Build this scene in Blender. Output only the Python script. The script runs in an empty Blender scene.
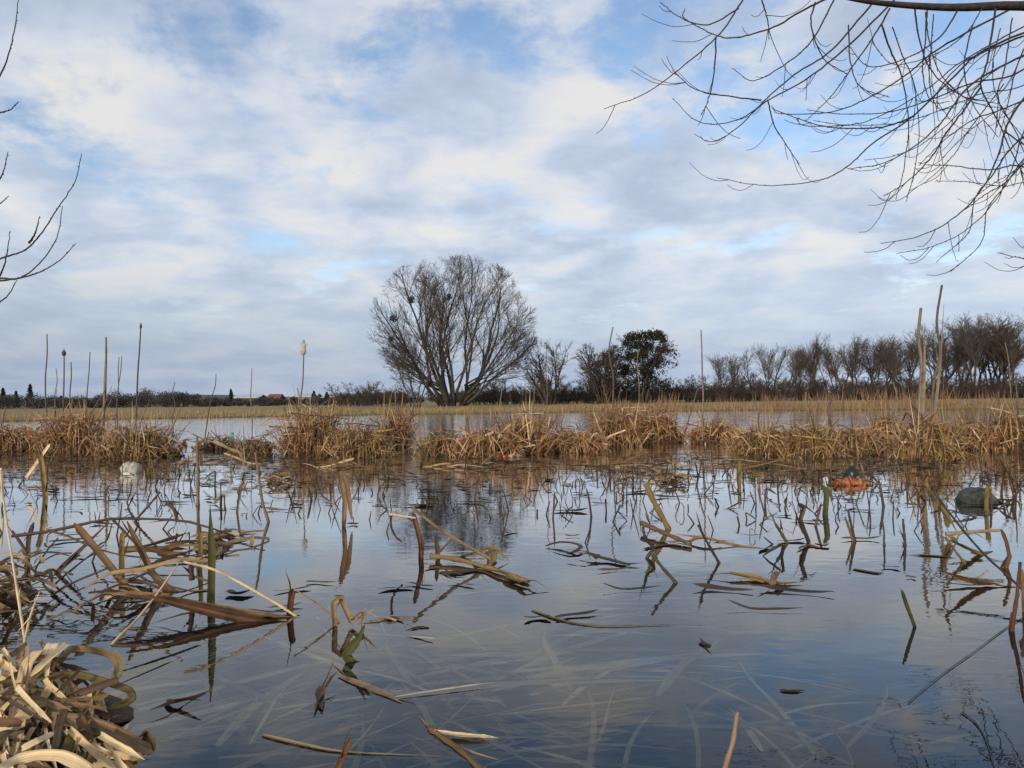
import bpy, math, random
import numpy as np
from mathutils import Matrix, Vector

SC = bpy.context.scene
COL = SC.collection
rad = math.radians

# ------------------------------------------------------------------ camera
F = 745.0; HY = 399.5; H = 0.5; ROLL = rad(0.7)
pit = math.atan((HY - 384) / F)
R0 = np.array([1., 0, 0]); FW = np.array([0, math.cos(pit), math.sin(pit)]); U0 = np.array([0, -math.sin(pit), math.cos(pit)])
UP = U0 * math.cos(ROLL) + R0 * math.sin(ROLL)
RT = R0 * math.cos(ROLL) - U0 * math.sin(ROLL)
CAMP = np.array([0, 0, H])
def ray(px, py): return FW + RT * ((px - 512) / F) + UP * ((384 - py) / F)
def W(px, py, z=0.0):
    d = ray(px, py); return CAMP + d * ((z - H) / d[2])
def P(px, py, Y):
    d = ray(px, py); return CAMP + d * (Y / d[1])
cam = bpy.data.cameras.new('camera'); co = bpy.data.objects.new('camera', cam); COL.objects.link(co)
cam.sensor_width = 36; cam.lens = F / 1024 * 36; cam.clip_end = 6000; cam.clip_start = 0.02
M = Matrix([[RT[i], UP[i], -FW[i], CAMP[i]] for i in range(3)] + [[0, 0, 0, 1]])
co.matrix_world = M
SC.camera = co

# ------------------------------------------------------------------ helpers
def tag(o, label=None, cat=None, group=None, kind=None):
    if label: o['label'] = label
    if cat: o['category'] = cat
    if group: o['group'] = group
    if kind: o['kind'] = kind
    return o

def empty(name, loc=(0, 0, 0), rz=0):
    o = bpy.data.objects.new(name, None); COL.objects.link(o)
    o.location = loc; o.rotation_euler = (0, 0, rz); o.empty_display_size = .1
    return o

def nrm(v):
    return v / (np.linalg.norm(v, axis=-1, keepdims=True) + 1e-12)

class MB:
    def __init__(s): s.v = []; s.f = []; s.uv = []; s.n = 0
    def add(s, v, f, uv=None):
        v = np.asarray(v, float); f = np.asarray(f, int)
        s.v.append(v); s.f.append(f + s.n)
        s.uv.append(np.zeros((len(v), 3)) if uv is None else uv); s.n += len(v)
    def tube(s, pts, rads, n=5, cap=True):
        pts = np.asarray(pts, float); m = len(pts); rads = np.broadcast_to(np.asarray(rads, float), (m,))
        t = np.empty_like(pts); t[1:-1] = pts[2:] - pts[:-2]; t[0] = pts[1] - pts[0]; t[-1] = pts[-1] - pts[-2]
        t = nrm(t)
        a = np.array([0, 0, 1.]) if abs(t[0][2]) < .9 else np.array([1., 0, 0])
        s1 = nrm(np.cross(t, np.broadcast_to(nrm(np.cross(np.cross(t.mean(0), a), t.mean(0)) + 1e-6 * a), t.shape)))
        s2 = np.cross(t, s1)
        an = np.arange(n) * 2 * math.pi / n
        ring = np.cos(an)[None, :, None] * s1[:, None, :] + np.sin(an)[None, :, None] * s2[:, None, :]
        v = (pts[:, None, :] + ring * rads[:, None, None]).reshape(-1, 3)
        i = np.arange(m - 1)[:, None] * n; j = np.arange(n)[None, :]; j2 = (j + 1) % n
        f = np.stack([i + j, i + j2, i + n + j2, i + n + j], -1).reshape(-1, 4)
        ln = np.concatenate([[0], np.cumsum(np.linalg.norm(np.diff(pts, axis=0), axis=1))])
        uv = np.stack([np.tile(np.abs(np.arange(n) / n - .5) * 2, m), np.repeat(ln, n), np.zeros(m * n)], -1)
        if cap:
            c = len(v); v = np.vstack([v, pts[-1], pts[0]]); uv = np.vstack([uv, [0, ln[-1], 0], [0, 0, 0]])
            k = np.arange(n); k2 = (k + 1) % n; b = (m - 1) * n
            f = np.vstack([f, np.stack([b + k, b + k2, np.full(n, c), np.full(n, c)], -1),
                           np.stack([k2, k, np.full(n, c + 1), np.full(n, c + 1)], -1)])
        s.add(v, f, uv)
    def blade(s, pts, w, ref=(0, 0, 1), fold=.15, nac=3, tip=.3, base=1.0, twist=0.0):
        """a leaf: strip along pts, flat side facing ref, slightly gutter-shaped"""
        pts = np.asarray(pts, float); m = len(pts)
        t = np.empty_like(pts); t[1:-1] = pts[2:] - pts[:-2]; t[0] = pts[1] - pts[0]; t[-1] = pts[-1] - pts[-2]
        t = nrm(t); ref = np.asarray(ref, float)
        sd = nrm(np.cross(t, np.broadcast_to(ref, t.shape)) + 1e-5)
        nn = np.cross(sd, t)
        u = np.linspace(0, 1, m)
        if twist:
            a = (twist * u)[:, None]; sd, nn = sd * np.cos(a) + nn * np.sin(a), nn * np.cos(a) - sd * np.sin(a)
        wd = w * np.where(u < .15, base + (1 - base) * u / .15, 1) * np.clip((1.02 - u) / max(tip, 1e-3), .08, 1)
        if m > 6:
            ph = (s.n * .37) % 6.28; wd = wd * (1 + .05 * np.sin(u * 11 + ph) + .04 * np.sin(u * 29 + ph * 2))
        ac = np.linspace(-1, 1, nac)
        v = pts[:, None, :] + sd[:, None, :] * (ac[None, :, None] * wd[:, None, None] / 2) \
            + nn[:, None, :] * ((ac[None, :, None] ** 2 - .5) * fold * wd[:, None, None])
        ln = np.concatenate([[0], np.cumsum(np.linalg.norm(np.diff(pts, axis=0), axis=1))])
        uv = np.stack([np.tile(ac * .5 + .5, m), np.repeat(ln, nac), np.zeros(m * nac)], -1)
        i = np.arange(m - 1)[:, None] * nac; j = np.arange(nac - 1)[None, :]
        f = np.stack([i + j, i + j + 1, i + nac + j + 1, i + nac + j], -1).reshape(-1, 4)
        s.add(v.reshape(-1, 3), f, uv)
    def build(s, name, mat, parent=None, origin=(0, 0, 0), smooth=True):
        v = np.vstack(s.v) - np.asarray(origin, float); f = np.vstack(s.f); uv = np.vstack(s.uv)
        me = bpy.data.meshes.new(name)
        tri = f[:, 2] == f[:, 3]
        loops = np.concatenate([f[~tri].ravel(), f[tri][:, :3].ravel()])
        cnt = np.concatenate([np.full((~tri).sum(), 4), np.full(tri.sum(), 3)])
        me.vertices.add(len(v)); me.vertices.foreach_set('co', v.ravel().astype(np.float32))
        me.loops.add(len(loops)); me.loops.foreach_set('vertex_index', loops.astype(np.int32))
        me.polygons.add(len(cnt))
        st = np.concatenate([[0], np.cumsum(cnt)[:-1]])
        me.polygons.foreach_set('loop_start', st.astype(np.int32)); me.polygons.foreach_set('loop_total', cnt.astype(np.int32))
        me.polygons.foreach_set('use_smooth', np.full(len(cnt), smooth))
        at = me.attributes.new('strip', 'FLOAT_VECTOR', 'POINT'); at.data.foreach_set('vector', uv.ravel().astype(np.float32))
        me.update(); me.validate()
        if mat: me.materials.append(mat)
        o = bpy.data.objects.new(name, me); COL.objects.link(o)
        o.location = origin
        if parent: o.parent = parent
        return o

def spline(ctrl, n=12, seed=None, wob=0):
    """Catmull-Rom through control points"""
    c = np.asarray(ctrl, float)
    if len(c) == 2:
        p = c[0] + (c[1] - c[0]) * np.linspace(0, 1, n)[:, None]
    else:
        e = np.vstack([2 * c[0] - c[1], c, 2 * c[-1] - c[-2]])
        out = []
        per = max(2, n // (len(c) - 1))
        for i in range(1, len(e) - 2):
            t = np.linspace(0, 1, per, endpoint=False)[:, None]
            a, b, d, g = e[i - 1], e[i], e[i + 1], e[i + 2]
            out.append(.5 * ((2 * b) + (d - a) * t + (2 * a - 5 * b + 4 * d - g) * t ** 2 + (-a + 3 * b - 3 * d + g) * t ** 3))
        out.append(c[-1:]); p = np.vstack(out)
    if wob:
        r = np.random.RandomState(seed or 0); k = r.normal(0, wob, p.shape); k[0] = k[-1] = 0
        p = p + k
    return p

# ------------------------------------------------------------------ materials
def newmat(name):
    m = bpy.data.materials.new(name); m.use_nodes = True
    nt = m.node_tree; nt.nodes.clear()
    out = nt.nodes.new('ShaderNodeOutputMaterial')
    return m, nt, out
def N(nt, typ, **kw):
    n = nt.nodes.new(typ)
    for k, v in kw.items(): setattr(n, k, v)
    return n
def ramp(nt, stops, fac=None, interp='LINEAR'):
    r = N(nt, 'ShaderNodeValToRGB'); cr = r.color_ramp; cr.interpolation = interp
    while len(cr.elements) > 1: cr.elements.remove(cr.elements[0])
    cr.elements[0].position = stops[0][0]; cr.elements[0].color = (*stops[0][1], 1)
    for p, c in stops[1:]:
        e = cr.elements.new(p); e.color = (*c, 1)
    if fac is not None: nt.links.new(fac, r.inputs[0])
    return r
def math_n(nt, op, a, b=None, clamp=False):
    n = N(nt, 'ShaderNodeMath', operation=op, use_clamp=clamp)
    for i, x in enumerate((a, b)):
        if x is None: continue
        if isinstance(x, (int, float)): n.inputs[i].default_value = x
        else: nt.links.new(x, n.inputs[i])
    return n.outputs[0]

def leaf_mat(name, stops, rough=.6, obj_random=0.0, streak=.38, transl=.12, spot=.35, spec=.3):
    m, nt, out = newmat(name); L = nt.links.new
    geo = N(nt, 'ShaderNodeNewGeometry'); rnd = geo.outputs['Random Per Island']
    if obj_random:
        oi = N(nt, 'ShaderNodeObjectInfo')
        rnd = math_n(nt, 'FRACT', math_n(nt, 'ADD', oi.outputs['Random'], math_n(nt, 'MULTIPLY', rnd, 1 - obj_random)))
    base = ramp(nt, stops, rnd)
    at = N(nt, 'ShaderNodeAttribute', attribute_name='strip')
    mp = N(nt, 'ShaderNodeVectorMath', operation='MULTIPLY'); mp.inputs[1].default_value = (9, 7, 1)
    L(at.outputs['Vector'], mp.inputs[0])
    ad = N(nt, 'ShaderNodeVectorMath', operation='ADD')
    cmb = N(nt, 'ShaderNodeCombineXYZ'); L(math_n(nt, 'MULTIPLY', geo.outputs['Random Per Island'], 91.0), cmb.inputs[2])
    L(mp.outputs[0], ad.inputs[0]); L(cmb.outputs[0], ad.inputs[1])
    n1 = N(nt, 'ShaderNodeTexNoise'); n1.inputs['Scale'].default_value = 1; n1.inputs['Detail'].default_value = 3
    L(ad.outputs[0], n1.inputs['Vector'])
    tc = N(nt, 'ShaderNodeTexCoord')
    n2 = N(nt, 'ShaderNodeTexNoise'); n2.inputs['Scale'].default_value = 22; n2.inputs['Detail'].default_value = 5
    L(tc.outputs['Object'], n2.inputs['Vector'])
    mr = N(nt, 'ShaderNodeMapRange'); mr.inputs[1].default_value = .3; mr.inputs[2].default_value = .7; mr.inputs[3].default_value = 1 - streak; mr.inputs[4].default_value = 1 + streak * .7; L(n1.outputs['Fac'], mr.inputs[0]); v1 = mr.outputs[0]
    sp = ramp(nt, [(0.3, (1 - spot,) * 3), (.52, (1, 1, 1))], n2.outputs['Fac'])
    mx = N(nt, 'ShaderNodeMix', data_type='RGBA', blend_type='MULTIPLY'); mx.inputs[0].default_value = 1
    L(base.outputs[0], mx.inputs[6]); L(sp.outputs[0], mx.inputs[7])
    hs = N(nt, 'ShaderNodeHueSaturation'); L(mx.outputs[2], hs.inputs['Color']); L(v1, hs.inputs['Value'])
    b = N(nt, 'ShaderNodeBsdfPrincipled'); L(hs.outputs[0], b.inputs['Base Color'])
    b.inputs['Roughness'].default_value = rough; b.inputs['Specular IOR Level'].default_value = spec
    bp = N(nt, 'ShaderNodeBump'); bp.inputs['Strength'].default_value = .5; bp.inputs['Distance'].default_value = .002
    L(n1.outputs['Fac'], bp.inputs['Height']); L(bp.outputs[0], b.inputs['Normal'])
    if transl:
        tr = N(nt, 'ShaderNodeBsdfTranslucent'); L(hs.outputs[0], tr.inputs['Color'])
        ms = N(nt, 'ShaderNodeMixShader'); ms.inputs[0].default_value = transl
        L(b.outputs[0], ms.inputs[1]); L(tr.outputs[0], ms.inputs[2]); L(ms.outputs[0], out.inputs[0])
    else: L(b.outputs[0], out.inputs[0])
    return m

def noise_mat(name, c1, c2, scale=8, rough=.8, detail=6, bump=.3, bdist=.01, spec=.3, lo=.35, hi=.65):
    m, nt, out = newmat(name); L = nt.links.new
    tc = N(nt, 'ShaderNodeTexCoord')
    n = N(nt, 'ShaderNodeTexNoise'); n.inputs['Scale'].default_value = scale; n.inputs['Detail'].default_value = detail
    L(tc.outputs['Object'], n.inputs['Vector'])
    r = ramp(nt, [(lo, c1), (hi, c2)], n.outputs['Fac'])
    b = N(nt, 'ShaderNodeBsdfPrincipled'); L(r.outputs[0], b.inputs['Base Color'])
    b.inputs['Roughness'].default_value = rough; b.inputs['Specular IOR Level'].default_value = spec
    if bump:
        bp = N(nt, 'ShaderNodeBump'); bp.inputs['Strength'].default_value = bump; bp.inputs['Distance'].default_value = bdist
        L(n.outputs['Fac'], bp.inputs['Height']); L(bp.outputs[0], b.inputs['Normal'])
    L(b.outputs[0], out.inputs[0]); return m

STRAW = (.56, .42, .24); TAN = (.36, .22, .105); BRN = (.20, .105, .048); DRK = (.075, .045, .028); OLV = (.25, .19, .06); RED = (.22, .085, .035)
m_heap = leaf_mat('dead_reed', [(0, DRK), (.14, BRN), (.26, (.28, .13, .05)), (.45, (.44, .235, .105)), (.7, (.56, .33, .16)), (.78, (.34, .20, .07)), (.9, (.68, .46, .26)), (1, (.76, .60, .40))], spot=.5)
m_heap_olive = leaf_mat('olive_reed', [(0, DRK), (.16, BRN), (.36, (.36, .19, .09)), (.55, (.44, .26, .13)), (.66, OLV), (.76, (.40, .28, .10)), (.9, (.60, .41, .23)), (1, (.70, .54, .36))], spot=.5)
m_stalk = leaf_mat('dry_stalk', [(0, (.11, .085, .065)), (.5, (.17, .13, .095)), (1, (.25, .19, .135))], obj_random=.7, transl=0, spot=.5)
m_stub = leaf_mat('wet_stub', [(0, (.03, .022, .016)), (.35, (.055, .034, .02)), (.6, (.10, .06, .03)), (.75, (.075, .07, .025)), (.9, (.20, .13, .065)), (1, (.035, .026, .018))], obj_random=.85, rough=.45, transl=.05)
m_float = leaf_mat('soaked_leaf', [(0, (.03, .02, .014)), (.4, (.09, .05, .026)), (.7, (.18, .10, .045)), (.85, (.13, .11, .05)), (1, (.05, .035, .025))], obj_random=.85, rough=.4, transl=0)
m_clump = leaf_mat('brown_clump', [(0, DRK), (.25, (.14, .068, .03)), (.5, (.26, .15, .07)), (.7, (.24, .17, .06)), (.85, (.40, .27, .14)), (1, (.52, .38, .21))], spot=.5)
m_litter = leaf_mat('litter', [(0, (.03, .02, .014)), (.5, (.10, .055, .028)), (.8, (.20, .12, .06)), (1, (.34, .23, .13))], rough=.5, transl=0)
m_pale = leaf_mat('pale_leaf', [(0, (.70, .49, .25)), (.5, (.80, .60, .34)), (1, (.85, .69, .44))], obj_random=.8, streak=.32, spot=.42, transl=.2)
m_tanl = leaf_mat('tan_leaf', [(0, (.15, .085, .04)), (.5, (.25, .155, .08)), (1, (.38, .27, .15))], obj_random=.8, spot=.5)
m_olive = leaf_mat('olive_leaf', [(0, (.14, .10, .03)), (1, (.24, .165, .055))], obj_random=.8, spot=.5)
m_redb = leaf_mat('red_brown_leaf', [(0, (.10, .045, .022)), (1, (.18, .085, .042))], obj_random=.8, spot=.5)
m_darkb = leaf_mat('dark_brown_leaf', [(0, (.05, .032, .022)), (1, (.10, .06, .036))], obj_random=.8, spot=.4, transl=.03)
m_green = leaf_mat('green_leaf', [(0, (.055, .058, .016)), (1, (.085, .085, .022))], obj_random=.8, spot=.5)
m_sub = leaf_mat('drowned_leaf', [(0, (.26, .22, .14)), (.5, (.50, .43, .28)), (1, (.76, .67, .48))], obj_random=.85, spot=.45, transl=0, rough=.8)
m_root = noise_mat('root_mat', (.02, .013, .009), (.09, .05, .025), 30, bump=1, bdist=.02)
m_bark = noise_mat('bark', (.035, .03, .025), (.085, .072, .058), 6, bump=.5)
m_twig = noise_mat('twig', (.055, .042, .034), (.09, .068, .052), 2, bump=0)
m_twig_grey = noise_mat('grey_twig', (.075, .065, .058), (.12, .105, .09), 2, bump=0)
m_twig_near = noise_mat('near_twig', (.022, .016, .015), (.05, .035, .03), 30, bump=.3, bdist=.001, rough=.55)
m_bramble = noise_mat('bramble', (.045, .034, .028), (.085, .06, .046), 1.2, bump=0)
m_ivy = leaf_mat('ivy_leaf', [(0, (.012, .014, .008)), (.6, (.026, .028, .014)), (1, (.055, .048, .026))], transl=.1, spot=0)
m_needle = leaf_mat('needle', [(0, (.012, .018, .014)), (1, (.03, .036, .026))], transl=0, spot=0)
m_wood = leaf_mat('far_wood', [(0, (.03, .028, .028)), (.7, (.055, .048, .045)), (1, (.07, .065, .05))], transl=0, spot=0)
m_reedbed = leaf_mat('reed_bed', [(0, (.15, .085, .05)), (.5, (.26, .155, .085)), (1, (.38, .25, .14))], spot=0)
m_grass = leaf_mat('field_grass', [(0, (.14, .085, .03)), (.3, (.20, .15, .04)), (.6, (.32, .20, .075)), (1, (.46, .30, .14))], spot=0)

# ------------------------------------------------------------------ world
SUN_EL, SUN_AZ = rad(13), rad(205)      # azimuth the light comes from, clockwise from +Y
wd = bpy.data.worlds.new('World'); SC.world = wd; wd.use_nodes = True
nt = wd.node_tree; nt.nodes.clear(); L = nt.links.new
out = N(nt, 'ShaderNodeOutputWorld'); bg = N(nt, 'ShaderNodeBackground'); bg.inputs[1].default_value = .1
L(bg.outputs[0], out.inputs[0])
sky = N(nt, 'ShaderNodeTexSky', sky_type='NISHITA', sun_disc=False, sun_elevation=SUN_EL, sun_rotation=SUN_AZ)
tc = N(nt, 'ShaderNodeTexCoord'); sx = N(nt, 'ShaderNodeSeparateXYZ'); L(tc.outputs['Generated'], sx.inputs[0])
z = math_n(nt, 'MAXIMUM', sx.outputs[2], 0.0); zz = math_n(nt, 'ADD', z, .2)
cv = N(nt, 'ShaderNodeCombineXYZ'); L(math_n(nt, 'DIVIDE', sx.outputs[0], zz), cv.inputs[0]); L(math_n(nt, 'DIVIDE', sx.outputs[1], zz), cv.inputs[1])
def wnoise(scale, off, detail=6, rough=.55, dist=.2):
    a = N(nt, 'ShaderNodeVectorMath', operation='ADD'); a.inputs[1].default_value = off; L(cv.outputs[0], a.inputs[0])
    n = N(nt, 'ShaderNodeTexNoise'); n.inputs['Scale'].default_value = scale; n.inputs['Detail'].default_value = detail
    n.inputs['Roughness'].default_value = rough; n.inputs['Distortion'].default_value = dist; L(a.outputs[0], n.inputs['Vector']); return n.outputs['Fac']
na = wnoise(2.6, (3.6, 7.2, 1.3), 9, .62); nb = wnoise(3.3, (11.3, 2.2, 4), 8, .55); nc = wnoise(.9, (5.5, 1.2, 9), 3)
# cover: mostly cloud with ragged blue gaps
gap = None
for px, py, rd in [(770, 70, .17), (890, 90, .15), (335, 185, .05), (300, 165, .04), (200, 20, .10), (160, 45, .05), (370, 60, .07), (560, 235, .07), (500, 60, .10), (980, 40, .14), (640, 20, .08), (1010, 200, .08)]:
    d_ = ray(px, py); d_ = d_ / np.linalg.norm(d_)
    ds = N(nt, 'ShaderNodeVectorMath', operation='DISTANCE'); L(tc.outputs['Generated'], ds.inputs[0]); ds.inputs[1].default_value = d_
    mr = N(nt, 'ShaderNodeMapRange', interpolation_type='SMOOTHSTEP'); mr.inputs[1].default_value = 0; mr.inputs[2].default_value = rd * 1.5; mr.inputs[3].default_value = .095; mr.inputs[4].default_value = 0
    L(ds.outputs['Value'], mr.inputs[0]); gap = mr.outputs[0] if gap is None else math_n(nt, 'MAXIMUM', gap, mr.outputs[0])
gap = math_n(nt, 'MULTIPLY', gap, math_n(nt, 'MULTIPLY', wnoise(4.5, (1.7, 8.8, 2), 6, .6), 2.1))
tm = N(nt, 'ShaderNodeMapRange', interpolation_type='SMOOTHSTEP'); tm.inputs[1].default_value = .22; tm.inputs[2].default_value = .46; tm.inputs[3].default_value = .105; tm.inputs[4].default_value = .05; L(z, tm.inputs[0]); thin = tm.outputs[0]   # the cover opens overhead
cover = ramp(nt, [(.36, (0, 0, 0)), (.56, (.92, .92, .92))], math_n(nt, 'SUBTRACT', math_n(nt, 'ADD', na, thin), gap), 'EASE')
low = ramp(nt, [(.06, (1, 1, 1)), (.22, (0, 0, 0))], z, 'EASE')       # the cover closes towards the horizon
cov = math_n(nt, 'MAXIMUM', cover.outputs[0], low.outputs[0])
lit = ramp(nt, [(.34, (4.7, 5.4, 6.7)), (.45, (5.7, 6.35, 7.6)), (.54, (6.9, 7.3, 8.1)), (.64, (8.3, 8.1, 7.9))], nb)
hor = ramp(nt, [(.0, (3.1, 4.0, 5.6)), (.07, (3.9, 4.75, 6.1)), (.25, (5.1, 5.8, 7.0))], z)
hmix = N(nt, 'ShaderNodeMix', data_type='RGBA'); L(math_n(nt, 'MULTIPLY', low.outputs[0], .68), hmix.inputs[0])
hz = N(nt, 'ShaderNodeVectorMath', operation='SCALE'); L(hor.outputs[0], hz.inputs[0]); L(math_n(nt, 'ADD', math_n(nt, 'MULTIPLY', sx.outputs[0], .32), 1.06), hz.inputs['Scale'])
L(lit.outputs[0], hmix.inputs[6]); L(hz.outputs[0], hmix.inputs[7])
blue = N(nt, 'ShaderNodeMix', data_type='RGBA', blend_type='MULTIPLY'); blue.inputs[0].default_value = 1
L(sky.outputs[0], blue.inputs[6]); blue.inputs[7].default_value = (1.85, 1.9, 2.1, 1)
fin = N(nt, 'ShaderNodeMix', data_type='RGBA'); L(cov, fin.inputs[0]); L(blue.outputs[2], fin.inputs[6]); L(hmix.outputs[2], fin.inputs[7])
L(fin.outputs[2], bg.inputs[0])
sun = bpy.data.lights.new('sun', 'SUN'); sun.energy = 2.9; sun.angle = rad(10); sun.color = (1, .87, .68)
so = bpy.data.objects.new('sun', sun); COL.objects.link(so)
sd = Vector((math.sin(SUN_AZ) * math.cos(SUN_EL), math.cos(SUN_AZ) * math.cos(SUN_EL), math.sin(SUN_EL)))
so.rotation_euler = sd.to_track_quat('Z', 'Y').to_euler(); so.location = (-5, -10, 12)
SC.view_settings.view_transform = 'Standard'; SC.view_settings.look = 'None'; SC.view_settings.exposure = 0; SC.view_settings.gamma = 1
SC.cycles.max_bounces = 8; SC.cycles.transparent_max_bounces = 16; SC.cycles.use_denoising = True

# ------------------------------------------------------------------ ground and water
rng = np.random.RandomState(7)
def vnoise(x, y, s=1.0, seed=0):
    x = x / s + seed * 13.7; y = y / s + seed * 7.3
    return (np.sin(x * 1.3 + 1.7 * np.sin(y * .9)) + np.sin(y * 1.7 + 1.3 * np.sin(x * 1.1 + 2)) + .5 * np.sin(x * 3.1 + y * 2.3)) / 2.5
def shore(x): return 24.5 + 1.2 * vnoise(x, x * 0, 7) + .5 * vnoise(x, x * 0, 2, 3) + np.clip(2.2 - (x / 9) ** 2, -2.0, 3)
def gh(x, y):
    d = y - shore(x)
    far = np.clip(d / 1.2, 0, 1) * .10 + np.clip(d / 60, 0, 1) * .05 + np.clip((y - 160) / 800, 0, 1) * .4
    bed = -.22 + .03 * vnoise(x, y, .6) + .02 * vnoise(x, y, .17, 2)
    nr = np.clip((-y - 1.0) / 1.5, 0, 1)                     # the near bank behind the camera
    side = np.clip((np.abs(x) - 34) / 6, 0, 1)
    k = np.clip(np.maximum(np.clip((d + .6) / 1.2, 0, 1), np.maximum(nr, side)), 0, 1)
    return bed * (1 - k) + k * (np.maximum(far, .07) + .025 * vnoise(x, y, 3, 5))
radii = np.concatenate([np.linspace(0.0, 6, 50)[1:], np.linspace(6, 40, 90)[1:], np.geomspace(40, 3500, 40)[1:]])
na_ = 200; an = np.arange(na_) * 2 * math.pi / na_
gx = np.concatenate([[0], (radii[:, None] * np.sin(an)).ravel()]); gy = np.concatenate([[0], (radii[:, None] * np.cos(an)).ravel()])
gz = gh(gx, gy)
fs = []
i = 1 + np.arange(len(radii) - 1)[:, None] * na_; j = np.arange(na_)[None]; j2 = (j + 1) % na_
fq = np.stack([i + j, i + na_ + j, i + na_ + j2, i + j2], -1).reshape(-1, 4)
k = np.arange(na_); ft = np.stack([np.zeros(na_, int), 1 + k, 1 + (k + 1) % na_, 1 + (k + 1) % na_], -1)
mb = MB(); mb.add(np.stack([gx, gy, gz], -1), np.vstack([fq[:, ::-1], ft[:, [0, 2, 1, 1]]]))
m, nt, out = newmat('ground'); L = nt.links.new
geo = N(nt, 'ShaderNodeNewGeometry'); sp = N(nt, 'ShaderNodeSeparateXYZ'); L(geo.outputs['Position'], sp.inputs[0])
n1 = N(nt, 'ShaderNodeTexNoise'); n1.inputs['Scale'].default_value = .35; n1.inputs['Detail'].default_value = 8; L(geo.outputs['Position'], n1.inputs['Vector'])
n2 = N(nt, 'ShaderNodeTexNoise'); n2.inputs['Scale'].default_value = 14; n2.inputs['Detail'].default_value = 8; L(geo.outputs['Position'], n2.inputs['Vector'])
gr = ramp(nt, [(.3, (.22, .14, .055)), (.52, (.22, .165, .055)), (.68, (.16, .155, .045))], n1.outputs['Fac'])
md = ramp(nt, [(.3, (.012, .014, .018)), (.55, (.028, .028, .028)), (.75, (.065, .058, .045))], n2.outputs['Fac'])
mx = N(nt, 'ShaderNodeMix', data_type='RGBA'); L(ramp(nt, [(.5, (0, 0, 0)), (.56, (1, 1, 1))], math_n(nt, 'ADD', sp.outputs[2], .5)).outputs[0], mx.inputs[0])
L(md.outputs[0], mx.inputs[6]); L(gr.outputs[0], mx.inputs[7])
b = N(nt, 'ShaderNodeBsdfPrincipled'); L(mx.outputs[2], b.inputs['Base Color']); b.inputs['Roughness'].default_value = .9
bp = N(nt, 'ShaderNodeBump'); bp.inputs['Distance'].default_value = .03; L(n2.outputs['Fac'], bp.inputs['Height']); L(bp.outputs[0], b.inputs['Normal'])
L(b.outputs[0], out.inputs[0])
tag(mb.build('ground', m), kind='structure')

m, nt, out = newmat('water'); L = nt.links.new
tc = N(nt, 'ShaderNodeTexCoord')
def wn(scale, sc3, detail=3):
    v = N(nt, 'ShaderNodeVectorMath', operation='MULTIPLY'); v.inputs[1].default_value = sc3; L(tc.outputs['Object'], v.inputs[0])
    n = N(nt, 'ShaderNodeTexNoise'); n.inputs['Scale'].default_value = scale; n.inputs['Detail'].default_value = detail; L(v.outputs[0], n.inputs['Vector'])
    return n.outputs['Fac']
h1 = wn(1.0, (5, 9, 1), 2); h2 = wn(1.0, (16, 34, 1), 2); h3 = wn(1.0, (1.1, 1.6, 1), 2)
amp = ramp(nt, [(.35, (.12,) * 3), (.65, (1,) * 3)], h3)             # calm and ruffled patches
hh = math_n(nt, 'ADD', math_n(nt, 'MULTIPLY', h1, .0013), math_n(nt, 'MULTIPLY', math_n(nt, 'MULTIPLY', h2, amp.outputs[0]), .0008))
sy = N(nt, 'ShaderNodeSeparateXYZ'); L(tc.outputs['Object'], sy.inputs[0])
wind = N(nt, 'ShaderNodeMapRange'); wind.inputs[1].default_value = 4.2; wind.inputs[2].default_value = 7.0; wind.inputs[3].default_value = .62; wind.inputs[4].default_value = 3.4; L(sy.outputs[1], wind.inputs[0])
hh = math_n(nt, 'MULTIPLY', hh, wind.outputs[0])                     # the wind ruffles the open water beyond the reeds
bp = N(nt, 'ShaderNodeBump'); bp.inputs['Strength'].default_value = 1; bp.inputs['Distance'].default_value = 1.0; L(hh, bp.inputs['Height'])
fr = N(nt, 'ShaderNodeFresnel'); fr.inputs['IOR'].default_value = 1.35; L(bp.outputs[0], fr.inputs['Normal'])
gl = N(nt, 'ShaderNodeBsdfGlossy'); gl.inputs['Roughness'].default_value = .01; L(bp.outputs[0], gl.inputs['Normal']); gl.inputs['Color'].default_value = (1, 1, 1, 1)
tr = N(nt, 'ShaderNodeBsdfTransparent'); tr.inputs['Color'].default_value = (.62, .63, .58, 1)
ms = N(nt, 'ShaderNodeMixShader'); fg = N(nt, 'ShaderNodeFresnel'); fg.inputs['IOR'].default_value = 1.35
fx = math_n(nt, 'MAXIMUM', fr.outputs[0], math_n(nt, 'MULTIPLY', fg.outputs[0], .85))
L(math_n(nt, 'MULTIPLY', fx, math_n(nt, 'ADD', math_n(nt, 'MULTIPLY', fx, 1.0), 1.22), True), ms.inputs[0]); L(tr.outputs[0], ms.inputs[1]); L(gl.outputs[0], ms.inputs[2]); L(ms.outputs[0], out.inputs[0])
mb = MB(); mb.add([(-40, -2.6, 0), (40, -2.6, 0), (40, 34, 0), (-40, 34, 0)], [(0, 1, 2, 3)])
tag(mb.build('water', m), kind='structure')

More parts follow.
